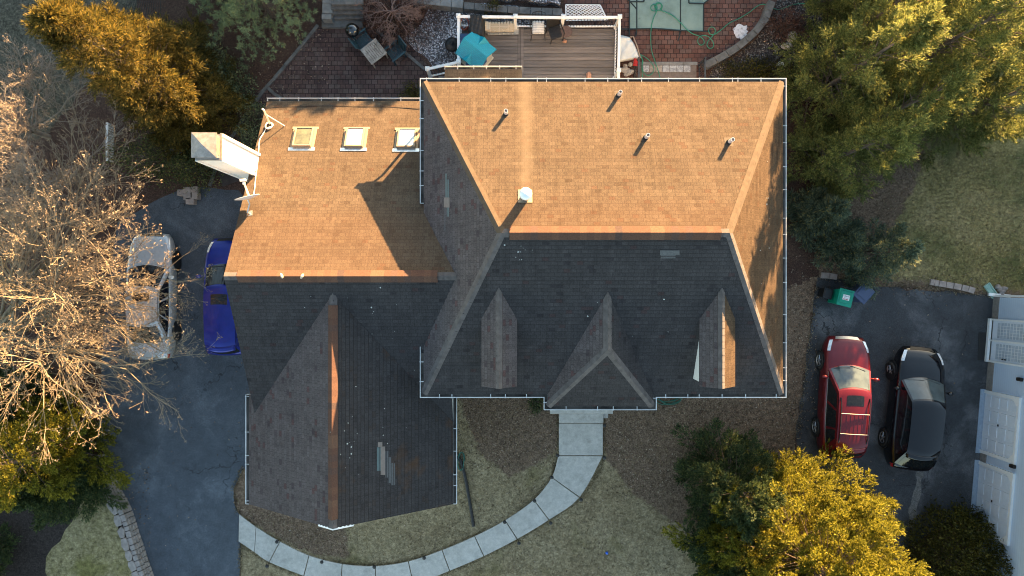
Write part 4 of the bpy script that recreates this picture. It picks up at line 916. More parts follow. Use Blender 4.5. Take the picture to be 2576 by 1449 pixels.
# white covered table, white rocks, red shovel
ct = thing('covered_table', 'low table under a crumpled white sheet beside the deck', 'table')
poly = [(1558, 156), (1609.4, 146.6), (1602, 126), (1594, 109.6), (1591.6, 95), (1583, 95), (1571, 88), (1558, 87)]
cpt = W2(1580, 122, .72)
def sheetfn(u, v):
    # v runs along the table, u across; outline from the photographed sheet
    top = [(1556, 87), (1556, 110), (1556, 135), (1557, 157)]; rgt = [(1583, 93), (1594, 108), (1603, 128), (1609.4, 147)]
    k = v * 3; i = min(2, int(k)); f_ = k - i
    a_ = [top[i][j] * (1 - f_) + top[i + 1][j] * f_ for j in (0, 1)]; b_ = [rgt[i][j] * (1 - f_) + rgt[i + 1][j] * f_ for j in (0, 1)]
    px, py = a_[0] * (1 - u) + b_[0] * u, a_[1] * (1 - u) + b_[1] * u
    e = min(u, 1 - u, v, 1 - v); z = .72 + .03 * math.sin(9 * u + 4 * v) * math.sin(7 * v - 3 * u) + .02 * math.sin(23 * u * v + 5 * v); z -= .3 * max(0, .05 - e) / .05
    return W(px, py, max(z, .4))
a = MB(); a.grid(sheetfn, 20, 26); M['sheetw'] = plain('white_sheet', (.6, .63, .63), .7, var=.1, scale=4, bump=.3); a.build('sheet', M['sheetw'], ct, smooth=True)
a = MB(); a.tube([W(1586, 93, .66), W(1593, 92, .66), W(1603, 116, .66), W(1611, 146, .66)], .025); a.build('table_rim', plain('pale_wood', (.3, .23, .18), .8), ct)
for (px, py) in ((1565, 92), (1592, 96), (1606, 144), (1562, 150)): a = MB(); x, y = W2(px, py, .4); a.tube([(x, y, 0), (x, y, .42)], .025); a.build('leg', M['iron'], ct)
M['rockw'] = plain('pale_rock', (.5, .48, .47), .9, var=.25, scale=8)
for k, (px, py, s_) in enumerate(((1573, 166, .09), (1585, 163, .1), (1570, 177, .16), (1580, 182, .17), (1589, 181, .12), (1598, 158, .1), (1575, 188, .1))):
    lump('rock', ('pale rock lying beside the white covered table' if k < 2 else 'pale rock in the heap beside the red shovel'), 'rock', W(px, py, .02), (s_, s_ * .8, s_ * .5), M['rockw'], k, 7)['group'] = 'pale rocks beside the deck'
sv = thing('shovel', 'shovel with a red blade standing beside the deck rail', 'shovel', W(1592, 172, 0)); M['red'] = plain('red_paint', (.42, .025, .02), .45)
a = MB(); a.grid(lambda u, v: ((u - .5) * .26 * (1 - .3 * v), (v - .5) * .3, .75 + .06 * (2 * u - 1) ** 2), 6, 5); a.build('blade', M['red'], sv, solid=.01); a = MB(); a.tube([(0, -.1, .74), (0, -.42, .05)], .016); a.build('handle', M['iron'], sv)
# white lattice panel
lt = MB(); A, B, C, D = W2(1423, 12, .35), W2(1510, 12, .5), W2(1526, 54, .3), W2(1423, 54, .25)
def bil(u, v): return tuple((A[k] * (1 - u) + B[k] * u) * (1 - v) + (D[k] * (1 - u) + C[k] * u) * v for k in (0, 1)) + (.35 + .12 * u,)
def strip(p, q, w, dz):
    d = Vector((q[0] - p[0], q[1] - p[1], 0)); d.normalize(); nn = Vector((-d.y, d.x, 0)) * w / 2
    lt.face([(p[0] - nn.x, p[1] - nn.y, p[2] + dz), (q[0] - nn.x, q[1] - nn.y, q[2] + dz), (q[0] + nn.x, q[1] + nn.y, q[2] + dz), (p[0] + nn.x, p[1] + nn.y, p[2] + dz)])
for k in range(-7, 17):
    for s_ in (1, -1):
        u0 = k / 9.0; pts = []
        for j in range(41):
            v = j / 40; u = u0 + s_ * (v - .5) * .62
            if 0 <= u <= 1: pts.append((u, v))
        if len(pts) > 2: strip(bil(*pts[0]), bil(*pts[-1]), .03, .006 * s_)
for (p, q) in (((0, 0), (1, 0)), ((1, 0), (1, 1)), ((1, 1), (0, 1)), ((0, 1), (0, 0))): strip(bil(*p), bil(*q), .045, .014)
o = lt.build('lattice_panel', M['white'], solid=.008); tag(o, 'white diagonal garden lattice panel behind the deck rail', 'lattice')
# pool cover, straps, hose
pc = thing('pool_cover', 'pale green swimming pool safety cover with dark straps', 'pool cover')
t = NT('green_cover'); c = t.ramp(t.noise(.9, 5, .7), [(.3, (.13, .2, .18)), (.55, (.2, .29, .265)), (.75, (.24, .33, .3))]); c = t.mix(t.ramp(t.noise(2.2, 6, .75), [(.62, 0.0), (.72, .6)]), c, (.06, .1, .08)); M['cover'] = t.done(c, .75)
pol = [(1583.7, -140), (1583.7, 73), (1620, 71.5), (1668, 72.5), (1690, 75), (1715, 76), (1745, 77), (1769.4, 78), (1770, 9), (1800, -14), (1800, -140)]
a = MB(); p_ = [W2(x, y, .05) for x, y in pol]; a.prism(p_, .03, .055); a.build('cover_sheet', M['cover'], pc)
M['strap'] = plain('dark_strap', (.012, .022, .022), .7)
for k, pl_ in enumerate(([(1602, -140), (1602, 74), (1599, 92)], [(1712, -140), (1712, 76), (1709, 92), (1705, 104)], [(1583.7, -140), (1583.7, 73), (1583, 90)], [(1769.6, 78), (1770, 9), (1800, -14)], [(1584, 3), (1602, 23)], [(1576, -4), (1584, 3)], [(1584, 4), (1620, 4), (1620, -30)], [(1770, 9), (1733, 8), (1733, -30)], [(1563, 73), (1584, 73), (1640, 72), (1668, 73), (1715, 77), (1769, 79), (1790, 80)])):
    a = MB()
    for i in range(len(pl_) - 1):
        p, q = W(*pl_[i], .06 + .003 * k), W(*pl_[i + 1], .06 + .003 * k); d = Vector(q) - Vector(p); L = d.length; d /= L; nn = Vector((-d.y, d.x, 0)) * .026
        a.face([tuple(Vector(p) - nn), tuple(Vector(q) - nn), tuple(Vector(q) + nn), tuple(Vector(p) + nn)])
    a.build('strap', M['strap'], pc, solid=.004)
M['hose'] = plain('green_hose', (.02, .24, .15), .45, var=.15)
def Z4(p): return (1520.5 + p[0] * .19443, p[1] * .19443)
def spline(P, k=8):
    P = [np.array(p, float) for p in P]; out = []
    for i in range(len(P) - 1):
        p0, p1, p2, p3 = P[max(0, i - 1)], P[i], P[i + 1], P[min(len(P) - 1, i + 2)]
        for j in range(k):
            t_ = j / k; out.append(.5 * ((2 * p1) + (p2 - p0) * t_ + (2 * p0 - 5 * p1 + 4 * p2 - p3) * t_ ** 2 + (3 * p1 - p0 - 3 * p2 + p3) * t_ ** 3))
    return [tuple(p) for p in out] + [tuple(P[-1])]
def hose(name, label, pts, z=.09, r=.016, conv=Z4, mat='hose'):
    q = spline([conv(p) for p in pts]); m = MB(); m.tube([W(x, y, z + .012 * math.sin(i * .7)) for i, (x, y) in enumerate(q)], r, 6); o = m.build(name, M[mat], smooth=True); return tag(o, label, 'hose')
circ = lambda cx, cy, r, a0, a1, n=9: [(cx + r * math.cos(a0 + (a1 - a0) * k / n), cy + r * math.sin(a0 + (a1 - a0) * k / n)) for k in range(n + 1)]
hose('garden_hose', 'long green garden hose looping from pool cover across the red patio',
     [(722, 1010), (690, 900), (650, 780), (620, 690), (604, 600), (600, 450), (612, 320), (640, 220), (672, 150), (680, 90)] + circ(700, 85, 50, 3.0, 9.2, 12) + circ(640, 100, 42, 0, -6, 9) + circ(705, 80, 38, 3.2, 7.4, 8) +
     [(740, 138), (820, 168), (900, 215), (990, 300), (1070, 385), (1150, 440), (1235, 470), (1285, 520), (1285, 565), (1250, 584), (1215, 560), (1210, 510), (1240, 470), (1300, 458), (1360, 485), (1400, 535), (1415, 585), (1390, 622), (1355, 622), (1328, 585), (1340, 535), (1395, 470), (1430, 420), (1432, 380), (1400, 350), (1362, 360), (1348, 400), (1370, 440), (1420, 445), (1500, 395), (1580, 325), (1640, 285), (1720, 250), (1800, 205), (1880, 155), (1950, 100), (2010, 62), (2070, 56), (2130, 80), (2200, 112), (2260, 122), (2330, 100), (2420, 65), (2510, 48), (2600, 45)])
hose('garden_hose', 'short green hose curled over the stone landing', [(455, 700), (520, 735), (580, 780), (630, 850), (640, 910), (600, 965), (550, 972), (505, 930), (488, 860), (498, 790), (470, 715)], .12)
hose('garden_hose', 'thin green hose end running along the landing railing', [(470, 720), (490, 790), (485, 870), (492, 1000)], .14)
# snow, landing with marble slabs, dark railings
sn = MB(); pts = []
for k in range(26):
    w = k / 26 * 2 * math.pi; rr = 1 + random.uniform(-.22, .15); pts.append(W2(1862.5 + 19 * rr * math.cos(w), 79 + 21 * rr * math.sin(w), .02))
pts.reverse()
t = NT('old_snow'); M['snow'] = t.done(t.ramp(t.noise(9, 6, .75), [(.3, (.18, .17, .18)), (.48, (.62, .62, .66)), (.7, (.75, .75, .78))]), .8)
sn.prism(pts, 0, .035); o = sn.build('snow_patch', M['snow'], bevel=.015); tag(o, 'last melting patch of snow on the red patio', 'snow')
ld = thing('stone_landing', 'stone landing with pale marble slabs at the foot of the patio', 'landing')
a = MB(); p, q = W2(1608, 200, .05), W2(1752, 155, .05); a.prism([p, (q[0], p[1]), q, (p[0], q[1])], 0, .05); a.build('landing_base', plain('brown_landing', (.16, .13, .115), .9, var=.2), ld)
for k in range(4): a = MB(); p, q = W2(1612 + k * 36, 163, .075), W2(1612 + k * 36 + 34.6, 156, .075); a.prism([p, (q[0], p[1]), q, (p[0], q[1])], .04, .075); a.build('border_stone', M['block'], ld)
t = NT('marble'); M['marble'] = t.done(t.ramp(t.noise(3.2, 8, .75, dist=2.5), [(.3, (.5, .5, .5)), (.48, (.42, .42, .42)), (.55, (.2, .2, .21)), (.62, (.46, .46, .45))]), .5)
M['marble2'] = plain('brown_marble', (.3, .26, .22), .5, var=.35, scale=10)
for (x0, x1, m) in ((1618, 1633, 0), (1634, 1649, 1), (1650, 1666, 1), (1667, 1684, 0), (1685, 1702, 0), (1703, 1719, 0), (1720, 1737, 0)):
    a = MB(); p, q = W2(x0, 181, .08), W2(x1, 164.5, .08); a.prism([p, (q[0], p[1]), q, (p[0], q[1])], .045, .08); a.build('marble_slab', M['marble2' if m else 'marble'], ld, bevel=.006)
M['ironrail'] = plain('grey_iron_rail', (.07, .075, .08), .5, .4)
for lab, x0, x1 in (('dark iron railing on the deck side of the landing', 1598, 1607), ('dark iron railing beside the pebble bed', 1764, 1774)):
    r = thing('iron_railing', lab, 'railing'); X0, Y0 = W2(x1, 146, 1.0); X1, Y1 = W2(x1, 196, 1.0)
    a = MB(); a.box((X0, (Y0 + Y1) / 2, .97), (.06, abs(Y1 - Y0), .04)); a.box((X0, (Y0 + Y1) / 2, .14), (.04, abs(Y1 - Y0), .03)); a.build('rail', M['ironrail'], r)
    for k in range(7): a = MB(); a.box((X0, Y0 + (Y1 - Y0) * (k + .3) / 7, .05), (.02, .02, .93)); a.build('baluster', M['ironrail'], r)
    a = MB(); a.box((X0, Y0, 0), (.06, .06, 1.06)); a.build('post', M['ironrail'], r)
# things in the pebble bed
lump('boulder', 'pale rounded boulder at the edge of the pebble bed', 'boulder', W(1988, 97, 0), (.22, .2, .18), M['rockw'], 21); lump('boulder', 'pale boulder at the upper end of the driftwood log', 'boulder', W(1975, 119, 0), (.2, .17, .16), M['rockw'], 22)
lg_ = MB(); lg_.tube([W(1942, 158, .08), W(1955, 146, .1), W(1972, 130, .1)], [.05, .06, .045], 8); o = lg_.build('driftwood', M['greywood'], smooth=True); tag(o, 'grey driftwood log lying on the pebble bed', 'log')
wb = MB(); wb.box((*W2(1965, 160, .1), 0), (.22, .15, .12), -.15); o = wb.build('white_box', M['white'], bevel=.02); tag(o, 'small white utility box by the pebble bed', 'utility box')
fm = thing('mesh_fence', 'black mesh fence panel lying by the pebble bed', 'fence panel'); a = MB()
P0, P1, P2 = np.array(W2(1893, 177, .3)), np.array(W2(1983, 142, .3)), np.array(W2(1880, 162, .5))
for k in range(14): q = k / 13; s0 = P0 + (P2 - P0) * q; s1 = P1 + (P2 - P0) * q; a.tube([(*s0, .2 + .3 * q), (*s1, .2 + .3 * q)], .008, 4)
for k in range(12): q = k / 11; s0 = P0 + (P1 - P0) * q; a.tube([(*s0, .2), (*(s0 + P2 - P0), .5)], .012, 4)
a.build('mesh', M['black'], fm)
# black mesh fence at the upper left
fm = thing('mesh_fence', 'black mesh fence run behind the golden conifer', 'fence panel'); a = MB()
for k in range(16): p, q = W(335 + k * 4.6, -40, .9), W(298 + k * 7, 74, .9); a.tube([p, q], .012, 4)
for k in range(8): p, q = W(332 - k * 4, -40 + k * 15, .9), W(405 + k * 4, -40 + k * 15, .9); a.tube([p, q], .01, 4)
a.build('mesh', M['black'], fm)
wf = thing('white_fence', 'narrow white picket fence seen end on under the bare tree', 'fence'); a = MB()
for k in range(15): p = W2(273 - k * .3, 312 + k * 6.4, .4); a.box((p[0], p[1], 0), (.06, .06, .42))
p, q = W2(273, 308, .4), W2(268.5, 405, .4); a.box(((p[0] + q[0]) / 2, (p[1] + q[1]) / 2, .42), (.09, abs(q[1] - p[1]), .04)); a.build('pickets', M['white'], wf)
bt = MB(); bt.grid(lambda u, v: (*W2(420 + 36 * u, 352 + 26 * v + 8 * u, .5), .3 + .25 * math.sin(math.pi * u) * math.sin(math.pi * v)), 10, 8); M['tarp'] = plain('blue_tarp', (.01, .03, .12), .5); o = bt.build('tarp', M['tarp'], smooth=True); tag(o, 'dark blue tarp half hidden under the golden conifer', 'tarp')
# ---------------------------------------------------------------- FRONT YARD PIECES
dp = MB(); q = spline([(1146, 1150), (1156, 1155), (1163, 1172), (1172, 1210), (1180, 1255), (1186, 1290), (1191, 1324)], 7); dp.tube([W(x, y, .07) for x, y in q], [.065 + .007 * (i % 2) for i in range(len(q))], 10); o = dp.build('drain_pipe', M['black'], smooth=False); tag(o, 'black corrugated drain pipe lying on the lawn beside the garage', 'drain pipe')
M['hose_d'] = plain('dark_green_hose', (.02, .12, .09), .5)
hm = MB(); pts = []
for k in range(160): w = k / 160 * 2 * math.pi * 7; rr = .42 + .1 * math.sin(k * .37); pts.append((rr * math.cos(w) * 1.2, rr * .8 * math.sin(w), .04 + k * .0012))
hm.tube(pts, .014, 5); o = hm.build('hose_coil', M['hose_d'], smooth=True); o.location = W(1677, 992, 0); tag(o, 'coiled green hose half under the front gutter', 'hose')
hm = MB(); pts = []
for k in range(60): w = k / 60 * 2 * math.pi * 3; rr = .24 + .05 * math.sin(k * .6); pts.append((rr * math.cos(w) * .6, rr * math.sin(w) * 1.3, .05 + k * .002))
hm.tube(pts, .014, 5); o = hm.build('hose_coil', M['hose_d'], smooth=True); o.location = W(1160, 1158, 0); tag(o, 'tangle of dark green hose at the drain pipe inlet', 'hose')
lump('toy_ball', 'small bright blue ball on the front lawn', 'ball', W(1526, 1390, 0), (.06, .06, .06), plain('bright_blue', (.02, .12, .6), .5), 2, 6)
# ---------------------------------------------------------------- ON THE ROOF
sd = thing('satellite_dish', 'white satellite dish on the garage roof edge', 'satellite dish', (0, 0, 0)); M['offwhite'] = plain('offwhite_dish', (.68, .65, .6), .5, var=.05)
foot = W2(630, 537, 5.85); zf = Zgr(foot[0] / U, foot[1] / U); foot = W2(630, 537, zf); zf = Zgr(foot[0] / U, foot[1] / U)
dc = Vector((*W2(623, 501, 6.15), 6.15)); b_ = Vector((foot[0], foot[1], zf))
nv = Vector((-.25, 1.0, .12)).normalized(); ux_ = Vector((0, 0, 1)).cross(nv).normalized(); vz = nv.cross(ux_)
a = MB(); a.grid(lambda u, v: tuple(dc + (ux_ * math.cos(u * 2 * math.pi) * .4 + vz * math.sin(u * 2 * math.pi) * .34) * v + nv * (.06 * v * v)), 28, 6); a.build('dish', M['offwhite'], sd, smooth=True, solid=.012)
a = MB(); a.tube([tuple(dc - vz * .26), tuple(dc - vz * .22 + nv * .35 - Vector((.02, 0, 0))), tuple(dc + nv * .62 - vz * .08)], .025, 8); a.tube([tuple(dc - vz * .25 + ux_ * .04), tuple(dc + nv * .3 - vz * .28 + ux_ * .07), tuple(dc + nv * .6 - vz * .1 + ux_ * .02)], .007, 6); a.build('feed_arm', M['offwhite'], sd)
a = MB(); e = dc + nv * .62 - vz * .08; a.box((e.x, e.y, e.z - .04), (.2, .08, .09), .1); a.box((e.x + .03, e.y - .09, e.z - .03), (.08, .1, .07)); a.build('receiver', M['offwhite'], sd, bevel=.015)
a = MB(); a.tube([tuple(dc - nv * .02), tuple(dc - nv * .16 - vz * .05), tuple(b_ + Vector((0, 0, .25))), tuple(b_)], .024, 8); a.tube([tuple(b_ + Vector((.0, .02, .22))), tuple(b_ + Vector((-.17, -.13, -.02 - .04)))], .012, 6); a.box((b_.x, b_.y, b_.z - .0), (.14, .2, .02), .2, rx=-.5); a.build('mast', M['galv'], sd)
an = thing('antenna_mast', 'white pole mount with coiled cable at the rear garage roof corner', 'antenna mast')
def onroof(px, py, Zs, dz=0):
    z = 5
    for _ in range(5): w = W2(px, py, z); z = Zs(w[0] / U, w[1] / U) + dz
    return (w[0], w[1], z)
b0 = onroof(679, 312, Zgr, .02); top = W(664, 277, 5.35); br = onroof(716, 317, Zgr, .02); tip = W(660, 274, 5.42)
a = MB(); a.tube([b0, top, tip], .032, 8); a.build('pole', M['offwhite'], an); a = MB(); a.tube([br, tuple(Vector(b0).lerp(Vector(top), .7))], .018, 8); a.build('brace', M['offwhite'], an)
cb_ = MB(); pts = []
for k in range(70): w = k / 70 * 2 * math.pi * 4; p = (b0[0] + .12 * math.cos(w) * (1 + .15 * math.sin(k)), b0[1] - .08 + .13 * math.sin(w)); pts.append((p[0], p[1], Zgr(p[0] / U, p[1] / U) + .04 + .001 * k))
run = [onroof(x, y, Zgr, .025) for x, y in spline([(670, 322), (661, 338), (653, 352), (651, 372), (649, 400), (646, 425), (643, 445), (641, 470), (637, 497)], 4)]
cb_.tube(pts + run, .016, 6); cb_.build('cable', M['white'], an, smooth=True)
wr_ = MB(); wr_.tube([onroof(x, y, Zgr, .03) for x, y in spline([(665, 272), (740, 268), (830, 266), (930, 268), (1010, 271), (1056, 274)], 5)], .008, 5); o = wr_.build('roof_wire', M['black']); tag(o, 'thin black wire running along the rear garage roof', 'wire')
for k, (px, py, rz) in enumerate(((711, 694, .35), (762, 695, -.5))):
    q = MB(); p = onroof(px, py, lambda x, y: min(Zgr(x, y), Zgf(x, y)), .08); q.lathe((0, 0, 0), [(.01, -.02), (.05, .0), (.055, .04), (.01, .09)], 8, sx=.8, sy=1.6); o = q.build('roof_finial', plain('pale_shell', (.55, .45, .36), .8), smooth=True); o.location = (p[0], p[1], p[2] + .06); o.rotation_euler = (0, 0, rz); tag(o, ('pale leaf shaped scrap on the garage ridge vent leaning towards the chimney side', 'pale leaf shaped scrap on the garage ridge vent above the gable')[k], 'debris')
# ---------------------------------------------------------------- BINS
def bin_(label, px, py, rz, col, lab):
    b = thing('wheelie_bin', label, 'bin', (*W2(px, py, .5), 0), rz); m = plain(lab, col, .45, var=.08)
    a = MB(); a.box((0, 0, .05), (.48, .54, .9), taper=1.14); a.build('bin_body', m, b, bevel=.03)
    a = MB(); a.box((0, -.01, .95), (.6, .68, .06)); a.box((0, .02, 1.01), (.5, .5, .035), taper=.9); a.build('lid', m, b, bevel=.02)
    a = MB(); a.tube([(-.26, .32, .9), (-.26, .4, .98), (.26, .4, .98), (.26, .32, .9)], .016, 8); a.build('handle', M['black'], b)
    for s_ in (-1, 1): a = MB(); a.tube([(s_ * .28, .26, .12), (s_ * .33, .26, .12)], .12, 16); a.build('wheel', M['rubber'], b)
    return b
gb = bin_('bright green wheelie bin with a white printed lid label', 2112, 748, R(-14), (.0, .26, .17), 'green_bin_plastic')
bin_('dark blue wheelie bin beside the green one', 2158, 737, R(-42), (.05, .075, .15), 'navy_bin_plastic')
bin_('dark recycling cart in shadow beside the green bin', 2080, 738, R(-14), (.01, .011, .012), 'black_bin_plastic').scale = (.62, .62, .62)
a = MB(); a.box((0, 0, 1.047), (.27, .21, .004)); st_ = a.build('lid_label', M['white'], gb)
M['ink'] = plain('dark_green_ink', (.02, .1, .1), .6); M['inkr'] = plain('red_ink', (.45, .05, .05), .6)
cu = bpy.data.curves.new('lettering', 'FONT'); cu.body = 'LaSaros'; cu.size = .078; cu.align_x = 'CENTER'; cu.extrude = .001; oc = bpy.data.objects.new('lettering_curve', cu); link(oc); me_ = bpy.data.meshes.new_from_object(oc); bpy.data.objects.remove(oc); me_.materials.clear(); me_.materials.append(M['ink']); o = bpy.data.objects.new('lettering', me_); link(o, gb); o.location = (0, .03, 1.053)
for y_, m_, ws in ((-.02, 'ink', (.012, .02, .014, .022, .012, .02)), (-.075, 'inkr', (.1, .085))):
    a = MB(); x_ = -sum(ws) / 2 - .012 * len(ws) / 2
    for w_ in ws: a.box((x_ + w_ / 2, y_, 1.051), (w_, .03 if m_ == 'inkr' else .014, .002)); x_ += w_ + .014
    a.build('print_line', M[m_], gb)
# ---------------------------------------------------------------- NEIGHBOURING HOUSE (garage front)
nA = Vector(W2(2500, 748, 0)); nB = Vector(W2(2442, 1449, 0)); nd_ = (nB - nA).normalized(); nrm_ = Vector((nd_.y, -nd_.x))     # towards the driveway
if nrm_.x > 0: nrm_ = -nrm_
nh = thing('neighbour_house', 'pale blue grey sided house with two white garage doors beside the asphalt', 'house', (nA.x, nA.y, 0), math.atan2(nd_.y, nd_.x))
# local frame: x along the wall (down the picture), y = to the left of x = away from the driveway?
ysgn = 1 if Vector((-nd_.y, nd_.x)).dot(nrm_) < 0 else -1     # +y*ysgn points into the house
def nbx(mb, x0, x1, d0, d1, z0, z1, m=0):
    """d = depth into the house (negative = proud)"""
    ys = sorted((d0 * ysgn, d1 * ysgn)); mb.prism([(x0, ys[0]), (x1, ys[0]), (x1, ys[1]), (x0, ys[1])], z0, z1, m)
def sx(px, py, z=0):
    p = Vector(W2(px, py, z)) - nA; return p.dot(nd_)
t = NT('blue_grey_siding'); sp = t.t.nodes.new('ShaderNodeSeparateXYZ'); t.l(t.co(), sp.inputs[0]); f = t.math('FRACT', t.math('MULTIPLY', sp.outputs[2], 9.0))
c = t.mix(t.ramp(f, [(0, 1.0), (.1, 0.0)]), (.56, .67, .82), (.42, .51, .65)); t.bump(f, .7, .012); M['nsid'] = t.done(c, .5)
M['nfound'] = plain('concrete_footing', (.24, .22, .2), .9, var=.2); M['ndoor'] = plain('garage_door_paint', (.68, .73, .8), .45, var=.04); M['nblue'] = plain('blue_grey_jamb', (.3, .37, .46), .5)
L_ = 16; wl = MB(); nbx(wl, 0, L_, 0, 7, .35, 3.3); wl.build('wall', M['nsid'], nh)
a = MB(); nbx(a, -.01, L_, -.03, 6.9, -.1, .35); a.build('footing', M['nfound'], nh)
a = MB(); yy = [-.35 * ysgn, 7.3 * ysgn]; ym = 3.5 * ysgn
for (p0, p1) in ((yy[0], ym), (yy[1], ym)): a.face([(-.3, p0, 3.28), (L_ + .3, p0, 3.28), (L_ + .3, p1, 5.4), (-.3, p1, 5.4)])
for x in (0, L_): a.face([(x, 0, 3.3), (x, 7 * ysgn, 3.3), (x, ym, 5.3)])
a.build('roof', M['sh_front'], nh, solid=.06)
def gdoor(p0, p1, z1, name='garage_door'):
    o = bpy.data.objects.new(name, None); link(o, nh); x0, x1 = p0, p1; w = x1 - x0; ch = .16
    a = MB(); nbx(a, x0, x1, -.035, -.005, .0, z1); a.build('door_panel', M['ndoor'], o)
    a = MB()
    for i in range(4):
        for j in range(4):
            xa = x0 + w * (j + .12) / 4; xb = x0 + w * (j + .88) / 4; za = z1 * (i + .14) / 4; zb = z1 * (i + .86) / 4
            nbx(a, xa, xb, -.052, -.0352, za, zb)
    a.build('door_relief', M['ndoor'], o, bevel=.012)
    a = MB(); nbx(a, x0 - .13, x0, -.085, -.0, 0, z1 + .1); nbx(a, x1, x1 + .13, -.085, -.0, 0, z1 + .1); nbx(a, x0, x1, -.085, -.0, z1, z1 + .1)
    for (xc, sg) in ((x0, 1), (x1, -1)):   # chamfered top corners
        P = [(xc, z1), (xc + sg * ch * 1.5, z1), (xc, z1 - ch * 1.5)]; y0, y1 = -.08 * ysgn, -.0 * ysgn
        a.face([(p[0], y0, p[1]) for p in P]); a.face([(p[0], y1, p[1]) for p in P[::-1]]); a.face([(P[1][0], y0, P[1][1]), (P[2][0], y0, P[2][1]), (P[2][0], y1, P[2][1]), (P[1][0], y1, P[1][1])])
    a.build('door_trim', M['white'], o)
    a = MB(); nbx(a, (x0 + x1) / 2 - .04, (x0 + x1) / 2 + .04, -.075, -.05, z1 * .48, z1 * .48 + .05); a.build('handle', M['iron'], o)
    a = MB(); nbx(a, x0 - .16, x1 + .16, -.24, -.03, -.02, .03); a.build('sill', M['nblue'], o)
g0, g1 = sx(2493, 990), sx(2480, 1131); gdoor(g0, g1, 1.85); h0, h1 = sx(2474, 1168), sx(2452, 1410); gdoor(h0, h0 + 2.5, 1.85)
s0, s1 = sx(2500, 802), sx(2490, 910)
sd_ = bpy.data.objects.new('storm_door', None); link(sd_, nh); zs = .16
a = MB(); nbx(a, s0, s1, -.2, -.1, zs - .12, zs); nbx(a, s0, s0 + .07, -.16, 0, zs, 2.2); nbx(a, s1 - .07, s1, -.16, 0, zs, 2.2); nbx(a, s0 + .07, s1 - .07, -.16, 0, 2.12, 2.2); xm = (s0 + s1) / 2; nbx(a, xm - .035, xm + .035, -.16, 0, zs, 2.12)
a.build('door_frame', M['white'], sd_)
for (xa, xb) in ((s0 + .07, xm - .035), (xm + .035, s1 - .07)):
    a = MB(); nbx(a, xa, xb, -.05, -.0, zs, 2.12); a.build('door_leaf', M['ndoor'], sd_)
    a = MB(); nbx(a, xa + .08, xb - .08, -.058, -.05, .45, 2.0); q = a.build('pane', plain('reflective_pane', (.47, .53, .6), .25, var=.12, scale=4), sd_)
    a = MB()
    for k in range(1, 5): x = xa + .08 + (xb - xa - .16) * k / 5; nbx(a, x - .006, x + .006, -.066, -.0582, .45, 2.0)
    for k in range(1, 9): z = .45 + 1.55 * k / 9; nbx(a, xa + .08, xb - .08, -.066, -.0582, z - .006, z + .006)
    a.build('muntins', M['white'], sd_)
a = MB(); nbx(a, s1 - .2, s1 - .15, -.1, -.05, 1.0, 1.06); nbx(a, s1 - .2, s1 - .15, -.1, -.05, .85, .91); a.build('door_knob', M['iron'], sd_)
for xk in (sx(2515, 942), sx(2488, 1145)):
    a = MB(); nbx(a, xk - .07, xk + .07, -.14, -.01, 1.75, 2.0); a.build('wall_lamp', M['iron'], nh, bevel=.03)
a = MB(); nbx(a, -.1, -.02, -.1, .02, .1, 3.2); nbx(a, -.16, -.04, -.28, .6, .02, .12); a.build('downspout', M['white'], nh)
dm = MB(); P = [W2(2462, 836, .02), W2(2501, 836, .02), W2(2497, 908, .02), W2(2459, 906, .02)]; dm.prism(P[::-1], .013, .03); o = dm.build('doormat', M['rubber'], bevel=.006); tag(o, 'black rubber doormat in front of the grid paned storm doors', 'doormat')
spb = thing('splash_block', 'pale green splash block at the neighbouring downspout', 'splash block', W(2490, 731, 0), R(-55)); M['mint'] = plain('mint_plastic', (.3, .46, .4), .5)
a = MB(); a.box((0, 0, 0), (.62, .26, .035)); a.box((0, .125, .035), (.62, .02, .07)); a.box((0, -.125, .035), (.62, .02, .07)); a.box((-.3, 0, .035), (.02, .23, .07)); a.build('trough', M['mint'], spb)
for k, (px, py) in enumerate(((2513, 727), (2520, 733), (2525, 726), (2516, 738), (2508, 722))): lump('rock', 'tan stone in the little pile behind the splash block', 'rock', W(px, py, 0), (.13, .1, .08), M['fieldstone'], 40 + k, 7)['group'] = 'tan stones behind the splash block'
cr_ = thing('lawn_chair', 'grey metal lawn chair beside the dark rounded bush', 'chair', W(2436, 1292, 0), R(18)); M['greymetal'] = plain('grey_chair', (.13, .15, .18), .45, .3)
a = MB(); a.box((0, 0, .4), (.5, .48, .03)); a.build('seat', M['greymetal'], cr_, bevel=.01); a = MB(); a.grid(lambda u, v: ((u - .5) * .5, .24 + .16 * v, .42 + .45 * v), 4, 4); a.build('backrest', M['greymetal'], cr_, solid=.02)
for s_ in (-1, 1):
    a = MB(); a.tube([(s_ * .29, .34, .65), (s_ * .3, -.28, .64), (s_ * .3, -.34, 0)], .018); a.build('armrest', M['greymetal'], cr_); a = MB(); a.tube([(s_ * .27, .2, .42), (s_ * .28, .34, 0)], .018); a.build('leg', M['greymetal'], cr_)
